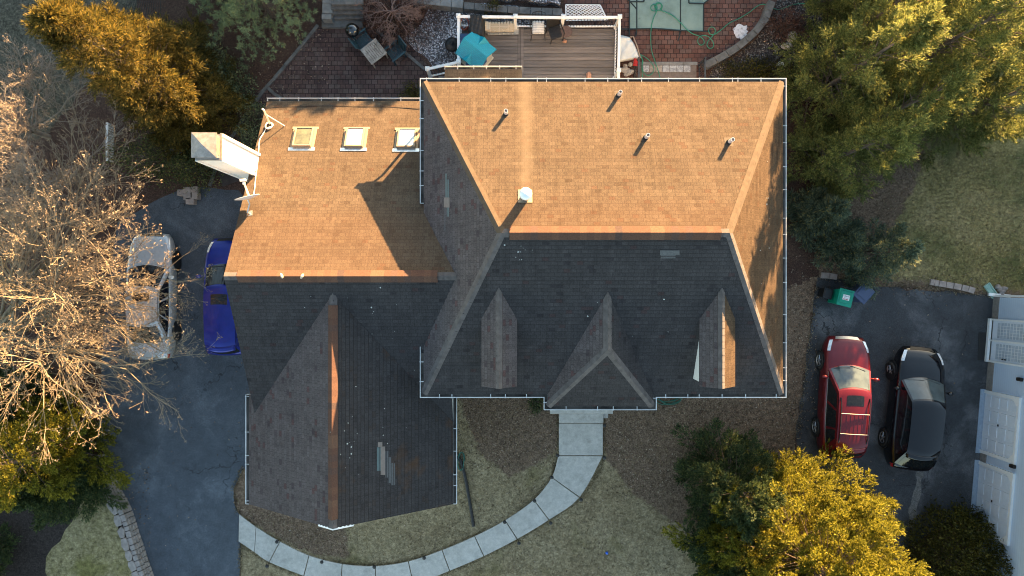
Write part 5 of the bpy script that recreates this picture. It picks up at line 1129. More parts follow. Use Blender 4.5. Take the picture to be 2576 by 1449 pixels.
# ---------------------------------------------------------------- CARS
def carpaint(name, col, metal=.35, rough=.28):
    t = NT(name); c = t.ramp(t.noise(3, 3), [(.3, tuple(x * .9 for x in col)), (.7, tuple(min(1, x * 1.08) for x in col))]); return t.done(c, .08 if max(col) < .02 else rough, 0 if max(col) < .02 else metal, .4 if max(col) < .02 else .5, .25 if max(col) < .02 else .4)
M['headl'] = plain('headlight_lens', (.7, .72, .74), .12, .2, var=.2, scale=20, coat=1); M['taill'] = plain('tail_lens', (.35, .012, .012), .15, coat=1)
M['cglass'] = plain('car_glass', (.01, .012, .014), .04, 0, var=.3, spec=.5); M['wglass'] = plain('windshield_glass', (.06, .08, .085), .04, 0, var=.35, scale=2, spec=.6)
M['bar'] = plain('crossbar_metal', (.16, .15, .15), .5, .3)
M['trim'] = plain('car_black_trim', (.015, .015, .016), .45); M['alloy'] = plain('alloy_rim', (.5, .5, .52), .3, .8)
def car(name, label, cat, loc, rz, col, L, Wd, H, st, gh, steer=0, rails=False, sedan=False, chrome=False, sunroof=(.12, .3), glassm='wglass', plate=True):
    """front = +y. st: stations (t from the nose 0..1, half width factor, top z). gh: (y0 cowl, y1 roof front, y2 roof rear, y3 backlight foot, belt z) as t"""
    c = thing(name, label, cat, (loc[0], loc[1], 0), rz); P = carpaint(name + '_paint', col); w = Wd / 2
    ts = np.array([s[0] for s in st]); yv = lambda tt: L * (.5 - tt)
    def body(u, v):      # u along, v across -1..1
        tt = u; hw = np.interp(tt, ts, [s[1] for s in st]) * w; zt = np.interp(tt, ts, [s[2] for s in st]); zb = .24 + .12 * max(0, 1 - tt / .06) + .14 * max(0, (tt - .93) / .07)
        k = abs(v); s_ = 1 if v >= 0 else -1
        prof = [(0, 0, 1.03), (.25, .45, 1.02), (.45, .8, .985), (.55, .93, .93), (.62, .985, .84), (.72, 1.0, .66), (.84, .985, .4), (.93, .955, .14), (1, .9, 0)]
        X = np.interp(k, [p[0] for p in prof], [p[1] for p in prof]); Zp = np.interp(k, [p[0] for p in prof], [p[2] for p in prof])
        bow = .16 * (1 - (hw * X / w) ** 2) * (max(0, 1 - tt / .12)) if tt < .12 else 0
        bowr = -.1 * (1 - (hw * X / w) ** 2) * max(0, (tt - .9) / .1) if tt > .9 else 0
        return (s_ * hw * X, yv(tt) + bow * .6 - .1 * 0 + bowr, zb + (zt - zb) * Zp)
    us = sorted(set(list(np.linspace(0, .12, 8)) + list(np.linspace(.12, .9, 22)) + list(np.linspace(.9, 1, 7)))); nv = 36
    mb = MB(); i0 = 0
    for u in us:
        for j in range(nv + 1): mb.v.append(body(u, -1 + 2 * j / nv))
    for a_ in range(len(us) - 1):
        for b_ in range(nv): p = a_ * (nv + 1) + b_; mb.f.append((p, p + 1, p + nv + 2, p + nv + 1)); mb.m.append(0)
    for a_ in (0, len(us) - 1):
        r_ = [a_ * (nv + 1) + b_ for b_ in range(nv + 1)]; mb.f.append(tuple(r_ if a_ else r_[::-1])); mb.m.append(0)
    mb.build('body', P, c, smooth=True)
    y0, y1, y2, y3, zb = yv(gh[0]), yv(gh[1]), yv(gh[2]), yv(gh[3]), gh[4]; wb = w * .93; wr = w * .7; wr2 = w * .66
    def hwid(y, v):     # half width of the greenhouse at y and height v
        q = max(0, min(1, (y0 - y) / (y0 - y3))); b = wb * (1 - .05 * abs(q - .45) - (.1 * max(0, q - .75) / .25)); tp = (wr * (1 - q) + wr2 * q); return b + (tp - b) * v ** .9
    def yf(v, x): return y0 + (y1 - y0) * v + .2 * (1 - v * .45) * (1 - x * x) - .06
    def yr(v, x): return y3 + (y2 - y3) * v - (.16 * (1 - .4 * v) * (1 - x * x) - .05) * (1 if not sedan else .8)
    def ztop(x, q): return H - .05 * x * x - .07 * (abs(q - .42) / .58) ** 2
    def fw(u, v): x = u * 2 - 1; y = yf(v, x); zt = ztop(x, 0) - .035; return (x * hwid(y, v), y, zb + (zt - zb) * v)
    def bw(u, v): x = u * 2 - 1; y = yr(v, x); zt = ztop(x, 1) - .03; return (x * hwid(y, v), y, zb + (zt - zb) * v)
    def rf(u, v):
        x = u * 2 - 1; ya, yb_ = yf(1, x), yr(1, x); y = ya + (yb_ - ya) * v; zt = ztop(x, v); e = min(1, min(v, 1 - v) / .07); return (x * hwid(y, 1), y, zt - .035 * (1 - e) ** 2)
    def sdw(s_):
        def fn(u, v):
            a_, b_ = fw(0 if s_ < 0 else 1, v), bw(0 if s_ < 0 else 1, v); y = a_[1] + (b_[1] - a_[1]) * u; q = (y0 - y) / (y0 - y3); zt = (ztop(1, q) - .02) * 1.0
            z = a_[2] + (b_[2] - a_[2]) * u; zc = zb + (ztop(1, u) - .033 - zb) * v; return (s_ * hwid(y, v), y, zc)
        return fn
    def panel(fn, u0, u1, v0, v1, off, name, mat, nu=14, nv_=8, shape=None, parent=None):
        def g(u, v):
            uu = u0 + (u1 - u0) * u; vv = v0 + (v1 - v0) * v
            if shape: uu, vv = shape(uu, vv)
            e = 1e-3; p = Vector(fn(uu, vv)); du = Vector(fn(min(1, uu + e), vv)) - Vector(fn(max(0, uu - e), vv)); dv = Vector(fn(uu, min(1, vv + e))) - Vector(fn(uu, max(0, vv - e))); n_ = du.cross(dv)
            if n_.length < 1e-12: n_ = Vector((0, 0, 1))
            n_.normalize(); cen = Vector((0, (y0 + y3) / 2, zb - .3))
            if n_.dot(p - cen) < 0: n_ = -n_
            return tuple(p + n_ * off)
        m_ = MB(); m_.grid(g, nu, nv_); return m_.build(name, mat, parent or c, smooth=True)
    m_ = MB(); m_.grid(fw, 16, 8); m_.grid(bw, 16, 8); m_.grid(rf, 16, 18); m_.grid(sdw(-1), 18, 8); m_.grid(sdw(1), 18, 8); m_.build('cabin', P, c, smooth=True)
    panel(fw, .045, .955, .03, .93, .006, 'windshield', M[glassm]); panel(bw, .07, .93, .1 if not sedan else .04, .93, .006, 'rear_window', M['cglass'])
    for s_ in (-1, 1):
        f = sdw(s_); tr = lambda a_: (lambda uu, vv: (uu + a_ * (vv - .1), vv))
        for (ua, ub, sa, sb) in ((.07, .36, .03, 0), (.4, .68, 0, 0), (.71, .93, 0, -.08)):
            def shp(uu, vv, ua=ua, ub=ub, sa=sa, sb=sb):
                k = (uu - ua) / (ub - ua); return (uu + (sa * (1 - k) + sb * k) * vv * 1.0, vv)
            panel(f, ua, ub, .06, .86, .007, 'side_window', M['cglass'], 8, 6, shp)
        panel(f, .03, .97, -.0, .055, .012, 'belt_trim', M['alloy' if chrome else 'trim'], 14, 1)
    if sunroof:
        panel(rf, .24, .76, sunroof[0], sunroof[1], .006, 'sunroof', M['cglass'], 8, 6)
    # wipers
    a = MB()
    for x0_, x1_ in ((.1, .48), (.5, .86)): p, q = Vector(fw(x0_, .05)), Vector(fw(x1_, .13)); a.tube([tuple(p + Vector((0, .01, .02))), tuple(q + Vector((0, .01, .02)))], .011, 5)
    a.build('wiper', M['trim'], c)
    if rails:
        for s_ in (-1, 1):
            a = MB(); pts = [rf(.5 + s_ * .44, v) for v in np.linspace(.12, .93, 9)]; a.tube([(p[0], p[1], p[2] + (.055 if 0 < i < 8 else .0)) for i, p in enumerate(pts)], .02, 7); a.build('roof_rail', M['trim'], c, smooth=True)
        for v in (.4, .76): a = MB(); p, q = rf(.06, v), rf(.94, v); a.tube([(p[0], p[1], p[2] + .06), (0, (p[1] + q[1]) / 2, H + .05), (q[0], q[1], q[2] + .06)], .017, 7); a.build('crossbar', M['bar'], c)
        a = MB()
        for k in range(5): pts = [rf(.26 + .12 * k, v) for v in np.linspace(.42, .86, 8)]; a.tube([(p[0], p[1], p[2] + .002) for p in pts], .007, 4)
        a.build('roof_rib', P, c)
    # spoiler lip for hatchbacks
    if not sedan:
        a = MB(); a.grid(lambda u, v: (lambda p: (p[0] * .96, p[1] - .2 * v, p[2] - .01 - .05 * v))(rf(u, 1)), 12, 3); a.build('spoiler', P, c, smooth=True, solid=.03)
    # lights
    for s_ in (-1, 1):
        b_ = MB(); pb_ = body(.05, s_ * .54)
        def hl(u, v, s_=s_):
            tt = .028 + .085 * u; vv = s_ * (.43 + .11 * v + .05 * u); p = Vector(body(tt, vv)); return (p.x * (1.008), p.y + .008, p.z + .01)
        b_.grid(hl, 8, 8); b_.build('headlight', M['headl'], c, smooth=True)
        b_ = MB()
        def tl(u, v, s_=s_):
            tt = .97 + .03 * u; vv = s_ * (.56 + .14 * v); p = Vector(body(tt, vv)); return (p.x * 1.01, p.y - .006, p.z + .006)
        b_.grid(tl, 6, 6); b_.build('taillight', M['taill'], c, smooth=True)
    a = MB()
    def gr(u, v): p = body(.004 + .02 * v, (u * 2 - 1) * .36); return (p[0], p[1] + .008, p[2] + .006)
    a.grid(gr, 12, 3); a.build('grille', M['alloy' if chrome else 'trim'], c, smooth=True)
    # mirrors
    for s_ in (-1, 1):
        q = hwid(y0 - .35, 0); a = MB(); a.lathe((s_ * (w + .1), y0 - .38, zb + .02), [(.0, 0), (.1, .02), (.125, .08), (.1, .14), (.01, .16)], 12, sx=1.0, sy=.62); a.tube([(s_ * q, y0 - .36, zb + .02), (s_ * (w + .1), y0 - .38, zb + .06)], .03, 6); a.build('mirror', P, c, smooth=True)
        a = MB(); 
        for tt in (.4, .62): p = body(tt, s_ * .64); a.box((p[0] * 1.005, p[1], p[2]), (.03, .17, .025))
        a.build('door_handle', P, c, bevel=.008)
    # wheels
    rw_ = .345; wbase = L * .58; yc = .01
    for s_ in (-1, 1):
        for yy_ in (wbase / 2 + yc, -wbase / 2 + yc):
            a = MB(); xo = w * .955
            tt = .5 - yy_ / L; xb = np.interp(tt, ts, [s[1] for s in st]) * w
            a.tube([(s_ * (xb - .2), yy_, rw_ + .02), (s_ * (xb + .006), yy_, rw_ + .02)], rw_ + .07, 24); a.build('wheel_arch', M['trim'], c)
            wh = bpy.data.objects.new('wheel', None); link(wh, c); wh.location = (s_ * (xb - (.11 if sedan else .06)), yy_, rw_)
            if yy_ > 0: wh.rotation_euler = (0, 0, steer)
            a = MB()
            for (r0, r1) in (((rw_ - .03, -.1), (rw_, -.07)), ((rw_, -.07), (rw_, .07)), ((rw_, .07), (rw_ - .03, .1)), ((rw_ - .03, .1), (rw_ - .12, .1))): pass
            prof = [(rw_ - .11, -.1), (rw_ - .02, -.1), (rw_, -.075), (rw_, .075), (rw_ - .02, .1), (rw_ - .11, .1), (rw_ - .12, .06)]; n_ = 28
            i0 = len(a.v)
            for (r_, x_) in prof:
                for q in range(n_): a.v.append((x_ * s_, r_ * math.cos(2 * math.pi * q / n_), r_ * math.sin(2 * math.pi * q / n_)))
            for k in range(len(prof) - 1):
                for q in range(n_): p = i0 + k * n_ + q; p2 = i0 + k * n_ + (q + 1) % n_; a.f.append((p, p2, p2 + n_, p + n_)); a.m.append(0)
            a.build('tyre', M['rubber'], wh, smooth=True)
            a = MB(); a.tube([(s_ * -.02, 0, 0), (s_ * .03, 0, 0)], rw_ - .115, 24, 1); a.tube([(s_ * .03, 0, 0), (s_ * .095, 0, 0)], .05, 12)
            for k in range(5): th = k * 2 * math.pi / 5; a.tube([(s_ * .08, .04 * math.cos(th), .04 * math.sin(th)), (s_ * .07, (rw_ - .12) * math.cos(th), (rw_ - .12) * math.sin(th))], .026, 5)
            i0 = len(a.v)
            for (r_, x_) in ((rw_ - .115, .09), (rw_ - .135, .075), (rw_ - .14, .03)):
                for q in range(n_): a.v.append((x_ * s_, r_ * math.cos(2 * math.pi * q / n_), r_ * math.sin(2 * math.pi * q / n_)))
            for k in range(2):
                for q in range(n_): p = i0 + k * n_ + q; p2 = i0 + k * n_ + (q + 1) % n_; a.f.append((p, p2, p2 + n_, p + n_)); a.m.append(0)
            a.build('rim', [M['alloy'], M['trim']], wh)
    return c
SUV = [(0, .74, .62), (.03, .84, .74), (.08, .92, .84), (.16, .97, .95), (.28, .99, 1.03), (.5, 1.0, 1.04), (.75, 1.0, 1.06), (.9, .96, 1.05), (.97, .9, 1.0), (1, .84, .9)]
car('red_suv', 'dark red crossover with roof rails and crossbars in the side driveway', 'car', (13.28, -4.34), R(-3.3), (.15, .009, .014), 4.66, 1.84, 1.66, SUV, (.25, .42, .9, .985, 1.03), rails=True, chrome=True, sunroof=(.1, .27))
BLK = [(0, .66, .6), (.03, .8, .74), (.08, .9, .86), (.16, .97, .96), (.28, 1.0, 1.03), (.5, 1.0, 1.05), (.75, 1.0, 1.07), (.9, .95, 1.06), (.97, .87, 1.0), (1, .78, .9)]
car('black_suv', 'glossy black rounded crossover nearest the white garage doors', 'car', (16.13, -4.8), R(-6.4), (.006, .006, .008), 4.72, 1.92, 1.66, BLK, (.26, .42, .86, .975, 1.04), steer=R(14), sunroof=None)
BLU = [(0, .7, .62), (.03, .82, .72), (.08, .9, .82), (.16, .97, .9), (.28, 1.0, .97), (.5, 1.0, 1.0), (.75, 1.0, 1.02), (.9, .97, 1.02), (.97, .92, .98), (1, .86, .88)]
car('blue_hatchback', 'bright blue hatchback half hidden under the garage roof edge', 'car', (-11.36, -.33), R(0), (.002, .014, .22), 4.5, 1.8, 1.58, BLU, (.24, .42, .93, .99, .98), sunroof=(.13, .3), glassm='cglass')
SED = [(0, .7, .58), (.03, .82, .68), (.08, .9, .77), (.16, .97, .85), (.28, 1.0, .92), (.5, 1.0, .95), (.72, 1.0, .98), (.86, .97, .99), (.95, .92, .97), (1, .84, .86)]
car('silver_sedan', 'silver sedan parked under the bare tree on the main driveway', 'car', (-14.45, -.32), R(0), (.5, .52, .55), 4.86, 1.82, 1.45, SED, (.27, .44, .73, .89, .94), sunroof=(.14, .36), sedan=True, glassm='cglass')
# third car outline hidden beneath the branches is not visible enough to build
# ---------------------------------------------------------------- VEGETATION
def leafmat(name, stops, trans=.35, rough=.6):
    t = NT(name); g = t.n('ShaderNodeNewGeometry'); i = g.outputs['Random Per Island']
    c = t.ramp(i, stops); c = t.mix(1.0, c, t.ramp(t.noise(.8, 3, .6), [(.3, .75), (.7, 1.25)]), 'MULTIPLY')
    t.done(c, rough, spec=.25)
    tr = t.t.nodes.new('ShaderNodeBsdfTranslucent'); t.l(c, tr.inputs['Color']); mx = t.t.nodes.new('ShaderNodeMixShader'); mx.inputs[0].default_value = trans
    t.l(t.b.outputs[0], mx.inputs[1]); t.l(tr.outputs[0], mx.inputs[2]); out = [n for n in t.t.nodes if n.type == 'OUTPUT_MATERIAL'][0]; t.l(mx.outputs[0], out.inputs['Surface']); return t.mat
L_ = {}
L_['cyp'] = leafmat('cypress_sprays', [(0, (0.069, 0.091, 0.030)), (.4, (0.154, 0.182, 0.058)), (.8, (0.254, 0.274, 0.081)), (.97, (0.338, 0.330, 0.100)), (1, (0.230, 0.139, 0.038))], .5)
L_['gold'] = leafmat('golden_sprays', [(0, (0.034, 0.034, 0.010)), (.4, (0.093, 0.082, 0.019)), (.8, (0.176, 0.131, 0.029)), (1, (0.243, 0.168, 0.038))], .5)
L_['spr'] = leafmat('spruce_needles', [(0, (0.053, 0.058, 0.007)), (.35, (0.155, 0.156, 0.017)), (.75, (0.256, 0.243, 0.026)), (1, (0.320, 0.289, 0.044))], .45)
L_['hem'] = leafmat('dark_hemlock_needles', [(0, (.02, .036, .016)), (.5, (.05, .08, .032)), (.9, (.1, .13, .045)), (1, (.15, .16, .05))])
L_['pine'] = leafmat('blue_pine_needles', [(0, (0.102, 0.152, 0.081)), (.5, (0.229, 0.317, 0.189)), (.85, (0.351, 0.418, 0.216)), (1, (0.486, 0.490, 0.176))])
L_['blue'] = leafmat('blue_spruce_needles', [(0, (0.045, 0.077, 0.054)), (.5, (0.128, 0.173, 0.119)), (.9, (0.219, 0.257, 0.154)), (1, (0.385, 0.333, 0.095))])
L_['yew'] = leafmat('yew_leaves', [(0, (0.037, 0.053, 0.020)), (.5, (0.095, 0.121, 0.052)), (.85, (0.181, 0.194, 0.066)), (1, (0.319, 0.265, 0.061))])
L_['holly'] = leafmat('grey_green_leaves', [(0, (0.050, 0.072, 0.037)), (.5, (0.150, 0.189, 0.106)), (.85, (0.263, 0.293, 0.163)), (1, (0.350, 0.325, 0.112))])
L_['olive'] = leafmat('olive_arborvitae', [(0, (.03, .03, .006)), (.5, (.075, .07, .013)), (.9, (.125, .11, .02)), (1, (.16, .13, .03))])
L_['dry'] = leafmat('dry_red_leaves', [(0, (.06, .03, .022)), (.5, (.13, .06, .042)), (1, (.2, .1, .07))], .2)
M['barkm'] = plain('brown_bark', (.13, .1, .08), .9, var=.3, scale=12); M['twig'] = plain('pale_twig_bark', (.245, .2, .135), .85, var=.3, scale=6); M['twig_g'] = plain('grey_twig_bark', (.25, .215, .18), .85, var=.3, scale=6)
def nrmz(a): return a / np.maximum(1e-9, np.linalg.norm(a, axis=-1, keepdims=True))
def blades(name, B, D, Ls, Ws, mat, parent, rng):
    n = len(B); D = nrmz(D); sd = nrmz(np.cross(D, rng.normal(size=(n, 3)))); up = np.cross(sd, D)
    V = np.empty((n, 4, 3)); V[:, 0] = B; V[:, 2] = B + D * Ls[:, None]; mid = B + D * (Ls * .5)[:, None] + up * (Ws * .25)[:, None]
    V[:, 1] = mid + sd * (Ws * .5)[:, None]; V[:, 3] = mid - sd * (Ws * .5)[:, None]
    return raw_mesh(name, V.reshape(-1, 3), np.arange(n * 4), 4, mat, parent)
def tubes(name, P, Q, r0, r1, mat, parent, k=4):
    n = len(P); d = nrmz(Q - P); ref = np.where(np.abs(d[:, 2:3]) > .9, np.array([[1., 0, 0]]), np.array([[0, 0, 1.]])); a = nrmz(np.cross(d, ref)); b = np.cross(d, a)
    V = np.empty((n, 2 * k, 3))
    for q in range(k):
        w = 2 * math.pi * q / k; o = a * math.cos(w) + b * math.sin(w); V[:, q] = P + o * r0[:, None]; V[:, k + q] = Q + o * r1[:, None]
    f = np.array([[q, (q + 1) % k, k + (q + 1) % k, k + q] for q in range(k)]); Fc = (np.arange(n)[:, None, None] * 2 * k + f[None]).reshape(-1)
    return raw_mesh(name, V.reshape(-1, 3), Fc, 4, mat, parent, True)
def conifer(label, px, py, H, Rr, leaf, cat='tree', name='conifer_tree', shape=.8, n=150, spray=24, nb=7, bl=.2, bw=.05, el=(5, 70), spread=.5, plume=.9, flat=.0, t0=.05, seed=0, z0=0, group=None, fat=.3, gap=0, lean=(0, 0), thick=.11, kind=None, loc=None, inner=.35, trange=(0, 1), fern=.26):
    rng = np.random.default_rng(seed + 100); x, y = W2(px, py, z0) if loc is None else loc
    T = thing(name, label, cat, (x, y, z0), 0, group, kind)
    t = np.empty(0)
    while len(t) < n:
        c = rng.random(n * 3) * (1 - t0) * (trange[1] - trange[0]) + t0 + trange[0]; keep = rng.random(n * 3) < np.maximum(.06, (1 - c)) ** shape; t = np.concatenate([t, c[keep]])
    t = t[:n]; t[-max(4, n // 14):] = rng.uniform(.84, .985, max(4, n // 14)); t = np.sort(t); az = np.arange(n) * 2.39996 + rng.normal(0, .5, n)
    lump_ = 1 + .13 * np.sin(az * 3 + t * 9 + seed) + .1 * np.sin(az * 5 - t * 17)
    r = Rr * (1 - t) ** shape * np.minimum(1, (t / .12) ** .5 * .8 + .2) * rng.uniform(.8, 1.12, n) * lump_
    sub = rng.random(n) < inner; r = np.where(sub, r * rng.uniform(.45, .8, n), r)
    e = np.radians(el[0] + (el[1] - el[0]) * t + rng.normal(0, 9, n)); A = np.stack([np.cos(az) * np.cos(e), np.sin(az) * np.cos(e), np.sin(e)], 1)
    tip = np.stack([r * np.cos(az) + lean[0] * t, r * np.sin(az) + lean[1] * t, H * t], 1); Lp = plume * rng.uniform(.7, 1.25, n) * np.clip(.45 + .6 * (1 - t), .4, 1)
    base = tip - A * Lp[:, None]; m = n * spray; idx = np.repeat(np.arange(n), spray); s = rng.random(m) ** .75
    hz = nrmz(np.cross(A[idx], np.array([[0, 0, 1.]]))); vt = np.cross(hz, A[idx]); w = rng.random(m) * 2 * math.pi
    pr_ = hz * np.cos(w)[:, None] + vt * (np.sin(w) * (1 - flat))[:, None]; rad = Lp[idx] * fat * (1.05 - s) ** .7 * np.sqrt(rng.random(m))
    C = base[idx] + A[idx] * (Lp[idx] * s)[:, None] + pr_ * rad[:, None]; D = nrmz(A[idx] * 1.0 + pr_ * .75 + rng.normal(0, .22, (m, 3)))
    k = np.repeat(np.arange(m), nb); q = np.tile(np.arange(nb), m) / nb
    if fern:
        Sd = nrmz(np.cross(D, nrmz(np.array([[0, 0, 1.]]) + rng.normal(0, .55, (m, 3))))); sg = np.where(np.tile(np.arange(nb), m) % 2, 1., -1.); fl = fern * rng.uniform(.7, 1.2, m)
        Bd = C[k] + D[k] * (fl[k] * q)[:, None]; an = np.radians(rng.uniform(22, 52, m * nb)) * (1 - .6 * q)
        Dd = D[k] * np.cos(an)[:, None] + Sd[k] * (np.sin(an) * sg)[:, None] + rng.normal(0, spread * .35, (m * nb, 3)); ln = bl * (1.1 - .5 * q) * rng.uniform(.75, 1.2, m * nb)
    else: Bd = C[k] + rng.normal(0, bl * .12, (m * nb, 3)); Dd = D[k] + rng.normal(0, spread, (m * nb, 3)); ln = bl * rng.uniform(.6, 1.25, m * nb)
    ok = C[k][:, 2] > .12
    blades('crown', Bd[ok], Dd[ok], ln[ok], (bw * rng.uniform(.7, 1.2, m * nb))[ok], L_[leaf], T, rng)
    hs = np.linspace(0, H * .97, 9); P = np.stack([lean[0] * hs / H, lean[1] * hs / H, hs], 1); tr = thick * (1 - hs / H) + .012
    SP = np.stack([lean[0] * t, lean[1] * t, np.maximum(.1, H * t - r * np.tan(e) * .8)], 1)
    SP[:, 2] = np.minimum(SP[:, 2], H * .95)
    tubes('trunk', np.concatenate([P[:-1], SP]), np.concatenate([P[1:], base + A * (Lp * .55)[:, None]]), np.concatenate([tr[:-1], np.full(n, .018)]), np.concatenate([tr[1:], np.full(n, .005)]), M['barkm'], T, 5)
    return T
def shrub(label, px, py, Rx, Ry, H, leaf, n=420, nb=9, bl=.12, bw=.04, seed=0, name='shrub', cat='shrub', z0=0, spread=.8, group=None, lumps=.16, blades_up=.35, clump=.13):
    rng = np.random.default_rng(seed + 500); x, y = W2(px, py, z0); T = thing(name, label, cat, (x, y, z0), 0, group)
    d = nrmz(rng.normal(size=(n, 3))); d[:, 2] = np.abs(d[:, 2]); az = np.arctan2(d[:, 1], d[:, 0])
    k_ = 1 + lumps * np.sin(3 * az + seed) + lumps * .8 * np.sin(5 * az + 6 * d[:, 2] + seed * 2) + rng.normal(0, .06, n); k_ *= np.where(rng.random(n) < .35, rng.uniform(.6, .85, n), 1)
    C = np.stack([d[:, 0] * Rx * k_, d[:, 1] * Ry * k_, .08 + d[:, 2] * H * k_], 1); D = nrmz(d + np.array([0, 0, blades_up]))
    k = np.repeat(np.arange(n), nb); Bd = C[k] + rng.normal(0, clump, (n * nb, 3)) * np.array([1, 1, .6]); Dd = D[k] + rng.normal(0, spread, (n * nb, 3)); Bd[:, 2] = np.maximum(.03, Bd[:, 2])
    blades('foliage', Bd, Dd, bl * rng.uniform(.6, 1.2, n * nb), bw * rng.uniform(.7, 1.2, n * nb), L_[leaf], T, rng)
    q = rng.choice(n, min(n, 60), replace=False); S0 = np.stack([rng.normal(0, .06, len(q)), rng.normal(0, .06, len(q)), np.zeros(len(q))], 1); tubes('stem', S0, C[q] * .92, np.full(len(q), .018), np.full(len(q), .005), M['barkm'], T, 4)
    return T
def bare_tree(label, x, y, boughs, mat, seed=0, name='bare_tree', nsub=(9, 8, 6), trunk_r=.17, fork=1.2, z0=0, wob_=.16, ratio=(.5, .42, .4), droop=0.0, group=None, r0=.07, buds=True, up=.25, minr=.0065, spl=(22, 58)):
    """boughs: list of (azimuth deg, elevation deg, length)"""
    rng = np.random.default_rng(seed + 900); T = thing(name, label, 'tree', (x, y, z0), 0, group); segs = []; budp = []
    def branch(p, d, L, r, lev):
        k = 7 if lev == 0 else 5 if lev == 1 else 4 if lev == 2 else 3; pts = [p]; dd = d.copy(); ds = [dd]
        for i in range(k):
            dd = nrmz(dd + rng.normal(0, wob_, 3) + np.array([0, 0, (up if lev < 3 else .1) * .16 - droop * .1])); pts.append(pts[-1] + dd * L / k); ds.append(dd)
        rr = np.linspace(r, max(minr * .6, r * .28), k + 1)
        for i in range(k): segs.append((pts[i], pts[i + 1], rr[i], rr[i + 1]))
        if lev < 3:
            m = nsub[lev]
            for j in range(m):
                f = rng.uniform(.22, 1.0) if lev else rng.uniform(.25, 1.0); q = f * k; i = min(k - 1, int(q)); pp = pts[i] + (pts[i + 1] - pts[i]) * (q - i); ax = nrmz(rng.normal(size=3)); 
                sdv = nrmz(np.cross(ds[i], ax)); a = math.radians(rng.uniform(*spl)); nd = nrmz(ds[i] * math.cos(a) + sdv * math.sin(a) * np.array([1, 1, .7]))
                branch(pp, nd, L * ratio[lev] * rng.uniform(.55, 1.15) * (1.15 - .45 * f), max(minr, rr[i] * (.55 if lev == 0 else .5)), lev + 1)
        elif buds: budp.append((pts[-1], dd))
    top = np.array([0, 0, fork])
    segs.append((np.zeros(3), top, trunk_r, trunk_r * .8))
    for (az, el, L) in boughs:
        a, e = math.radians(az), math.radians(el); branch(top + rng.normal(0, .05, 3), np.array([math.cos(a) * math.cos(e), math.sin(a) * math.cos(e), math.sin(e)]), L, r0, 0)
    P = np.array([s[0] for s in segs]); Q = np.array([s[1] for s in segs]); ra = np.array([s[2] for s in segs]); rb = np.array([s[3] for s in segs]); thin = ra < .03
    tubes('trunk', P[~thin], Q[~thin], ra[~thin], rb[~thin], mat, T, 6); tubes('twigs', P[thin], Q[thin], ra[thin], rb[thin], mat, T, 3)
    if buds:
        B = np.array([b[0] for b in budp]); D = np.array([b[1] for b in budp]); k = np.repeat(np.arange(len(B)), 3); n = len(k); blades('buds', B[k] + rng.normal(0, .015, (n, 3)), D[k] + rng.normal(0, .7, (n, 3)), rng.uniform(.04, .075, n), rng.uniform(.02, .035, n), M['bud'], T, rng)
    return T
M['bud'] = plain('tan_buds', (.22, .17, .12), .8, var=.2)
CYP = dict(cat='tree', shape=.56, spray=52, nb=10, bl=.115, bw=.03, el=(20, 68), spread=.5, plume=1.35, fat=.23, fern=.3, inner=.2)
G1 = 'tall cypress screen beside the house'
conifer('broad cypress nearest the corner of the main roof', 2030, 250, 8.6, 2.2, 'cyp', n=115, seed=1, name='cypress_tree', group=G1, **CYP)
conifer('dark cypress in the middle of the screen behind the lit tops', 2140, 330, 7.2, 2.2, 'cyp', n=95, seed=2, name='cypress_tree', group=G1, **CYP)
conifer('cypress at the top edge with mid green sprays', 2090, 130, 7.2, 2.3, 'cyp', n=100, seed=3, name='cypress_tree', group=G1, **CYP)
conifer('tallest cypress with a golden sunlit top', 2200, 210, 9.4, 2.5, 'cyp', n=125, seed=4, name='cypress_tree', group=G1, **CYP)
conifer('sunlit cypress reaching out of the upper corner of the photo', 2370, 150, 8.2, 2.6, 'cyp', n=115, seed=5, name='cypress_tree', group=G1, **CYP)
conifer('outermost cypress overhanging the side lawn', 2380, 300, 5.8, 2.1, 'cyp', n=90, seed=6, name='cypress_tree', group=G1, **CYP)
conifer('cypress behind the pebble bed at the top edge', 2110, -10, 7.6, 2.3, 'cyp', n=95, seed=7, name='cypress_tree', group=G1, **CYP)
conifer('cypress beyond the others at the top edge above the lawn', 2300, 10, 8.2, 2.4, 'cyp', n=100, seed=8, name='cypress_tree', group=G1, **CYP)
conifer('low dark cypress at the foot of the screen beside the gutter', 2045, 420, 7.4, 1.8, 'cyp', n=90, seed=9, name='cypress_tree', group=G1, **CYP)
conifer('dark drooping spruce close to the eastern gutter', 2025, 545, 3.3, 1.25, 'blue', n=70, spray=32, nb=8, bl=.2, bw=.032, el=(0, 50), spread=.4, plume=.85, flat=.5, seed=10, name='spruce_tree', shape=.8)
conifer('small blue spruce with a yellow sunlit edge behind the bins', 2150, 640, 4.3, 1.5, 'blue', n=90, spray=30, nb=8, bl=.12, bw=.032, el=(0, 55), spread=.7, plume=.7, flat=.3, seed=11, name='spruce_tree', shape=.75)
conifer('loose low spruce beside the small blue one', 2085, 610, 2.4, 1.3, 'blue', n=60, spray=28, nb=8, bl=.12, bw=.032, el=(0, 55), spread=.7, plume=.7, flat=.3, seed=12, name='spruce_tree', shape=.75)
GOLD = dict(shape=.6, spray=30, nb=9, bl=.17, bw=.032, el=(15, 62), spread=.45, plume=1.15, fat=.28, fern=.32)
conifer('tall golden conifer with a glowing orange tip', 525, 278, 10.2, 2.15, 'gold', n=260, seed=20, name='golden_conifer', **GOLD)
conifer('shorter golden green conifer behind the glowing one', 480, 205, 6.6, 2.1, 'gold', n=130, seed=21, name='golden_conifer', **GOLD)
conifer('low olive conifer at the foot of the golden one', 505, 330, 3.2, 1.5, 'gold', n=80, seed=22, name='golden_conifer', **GOLD)
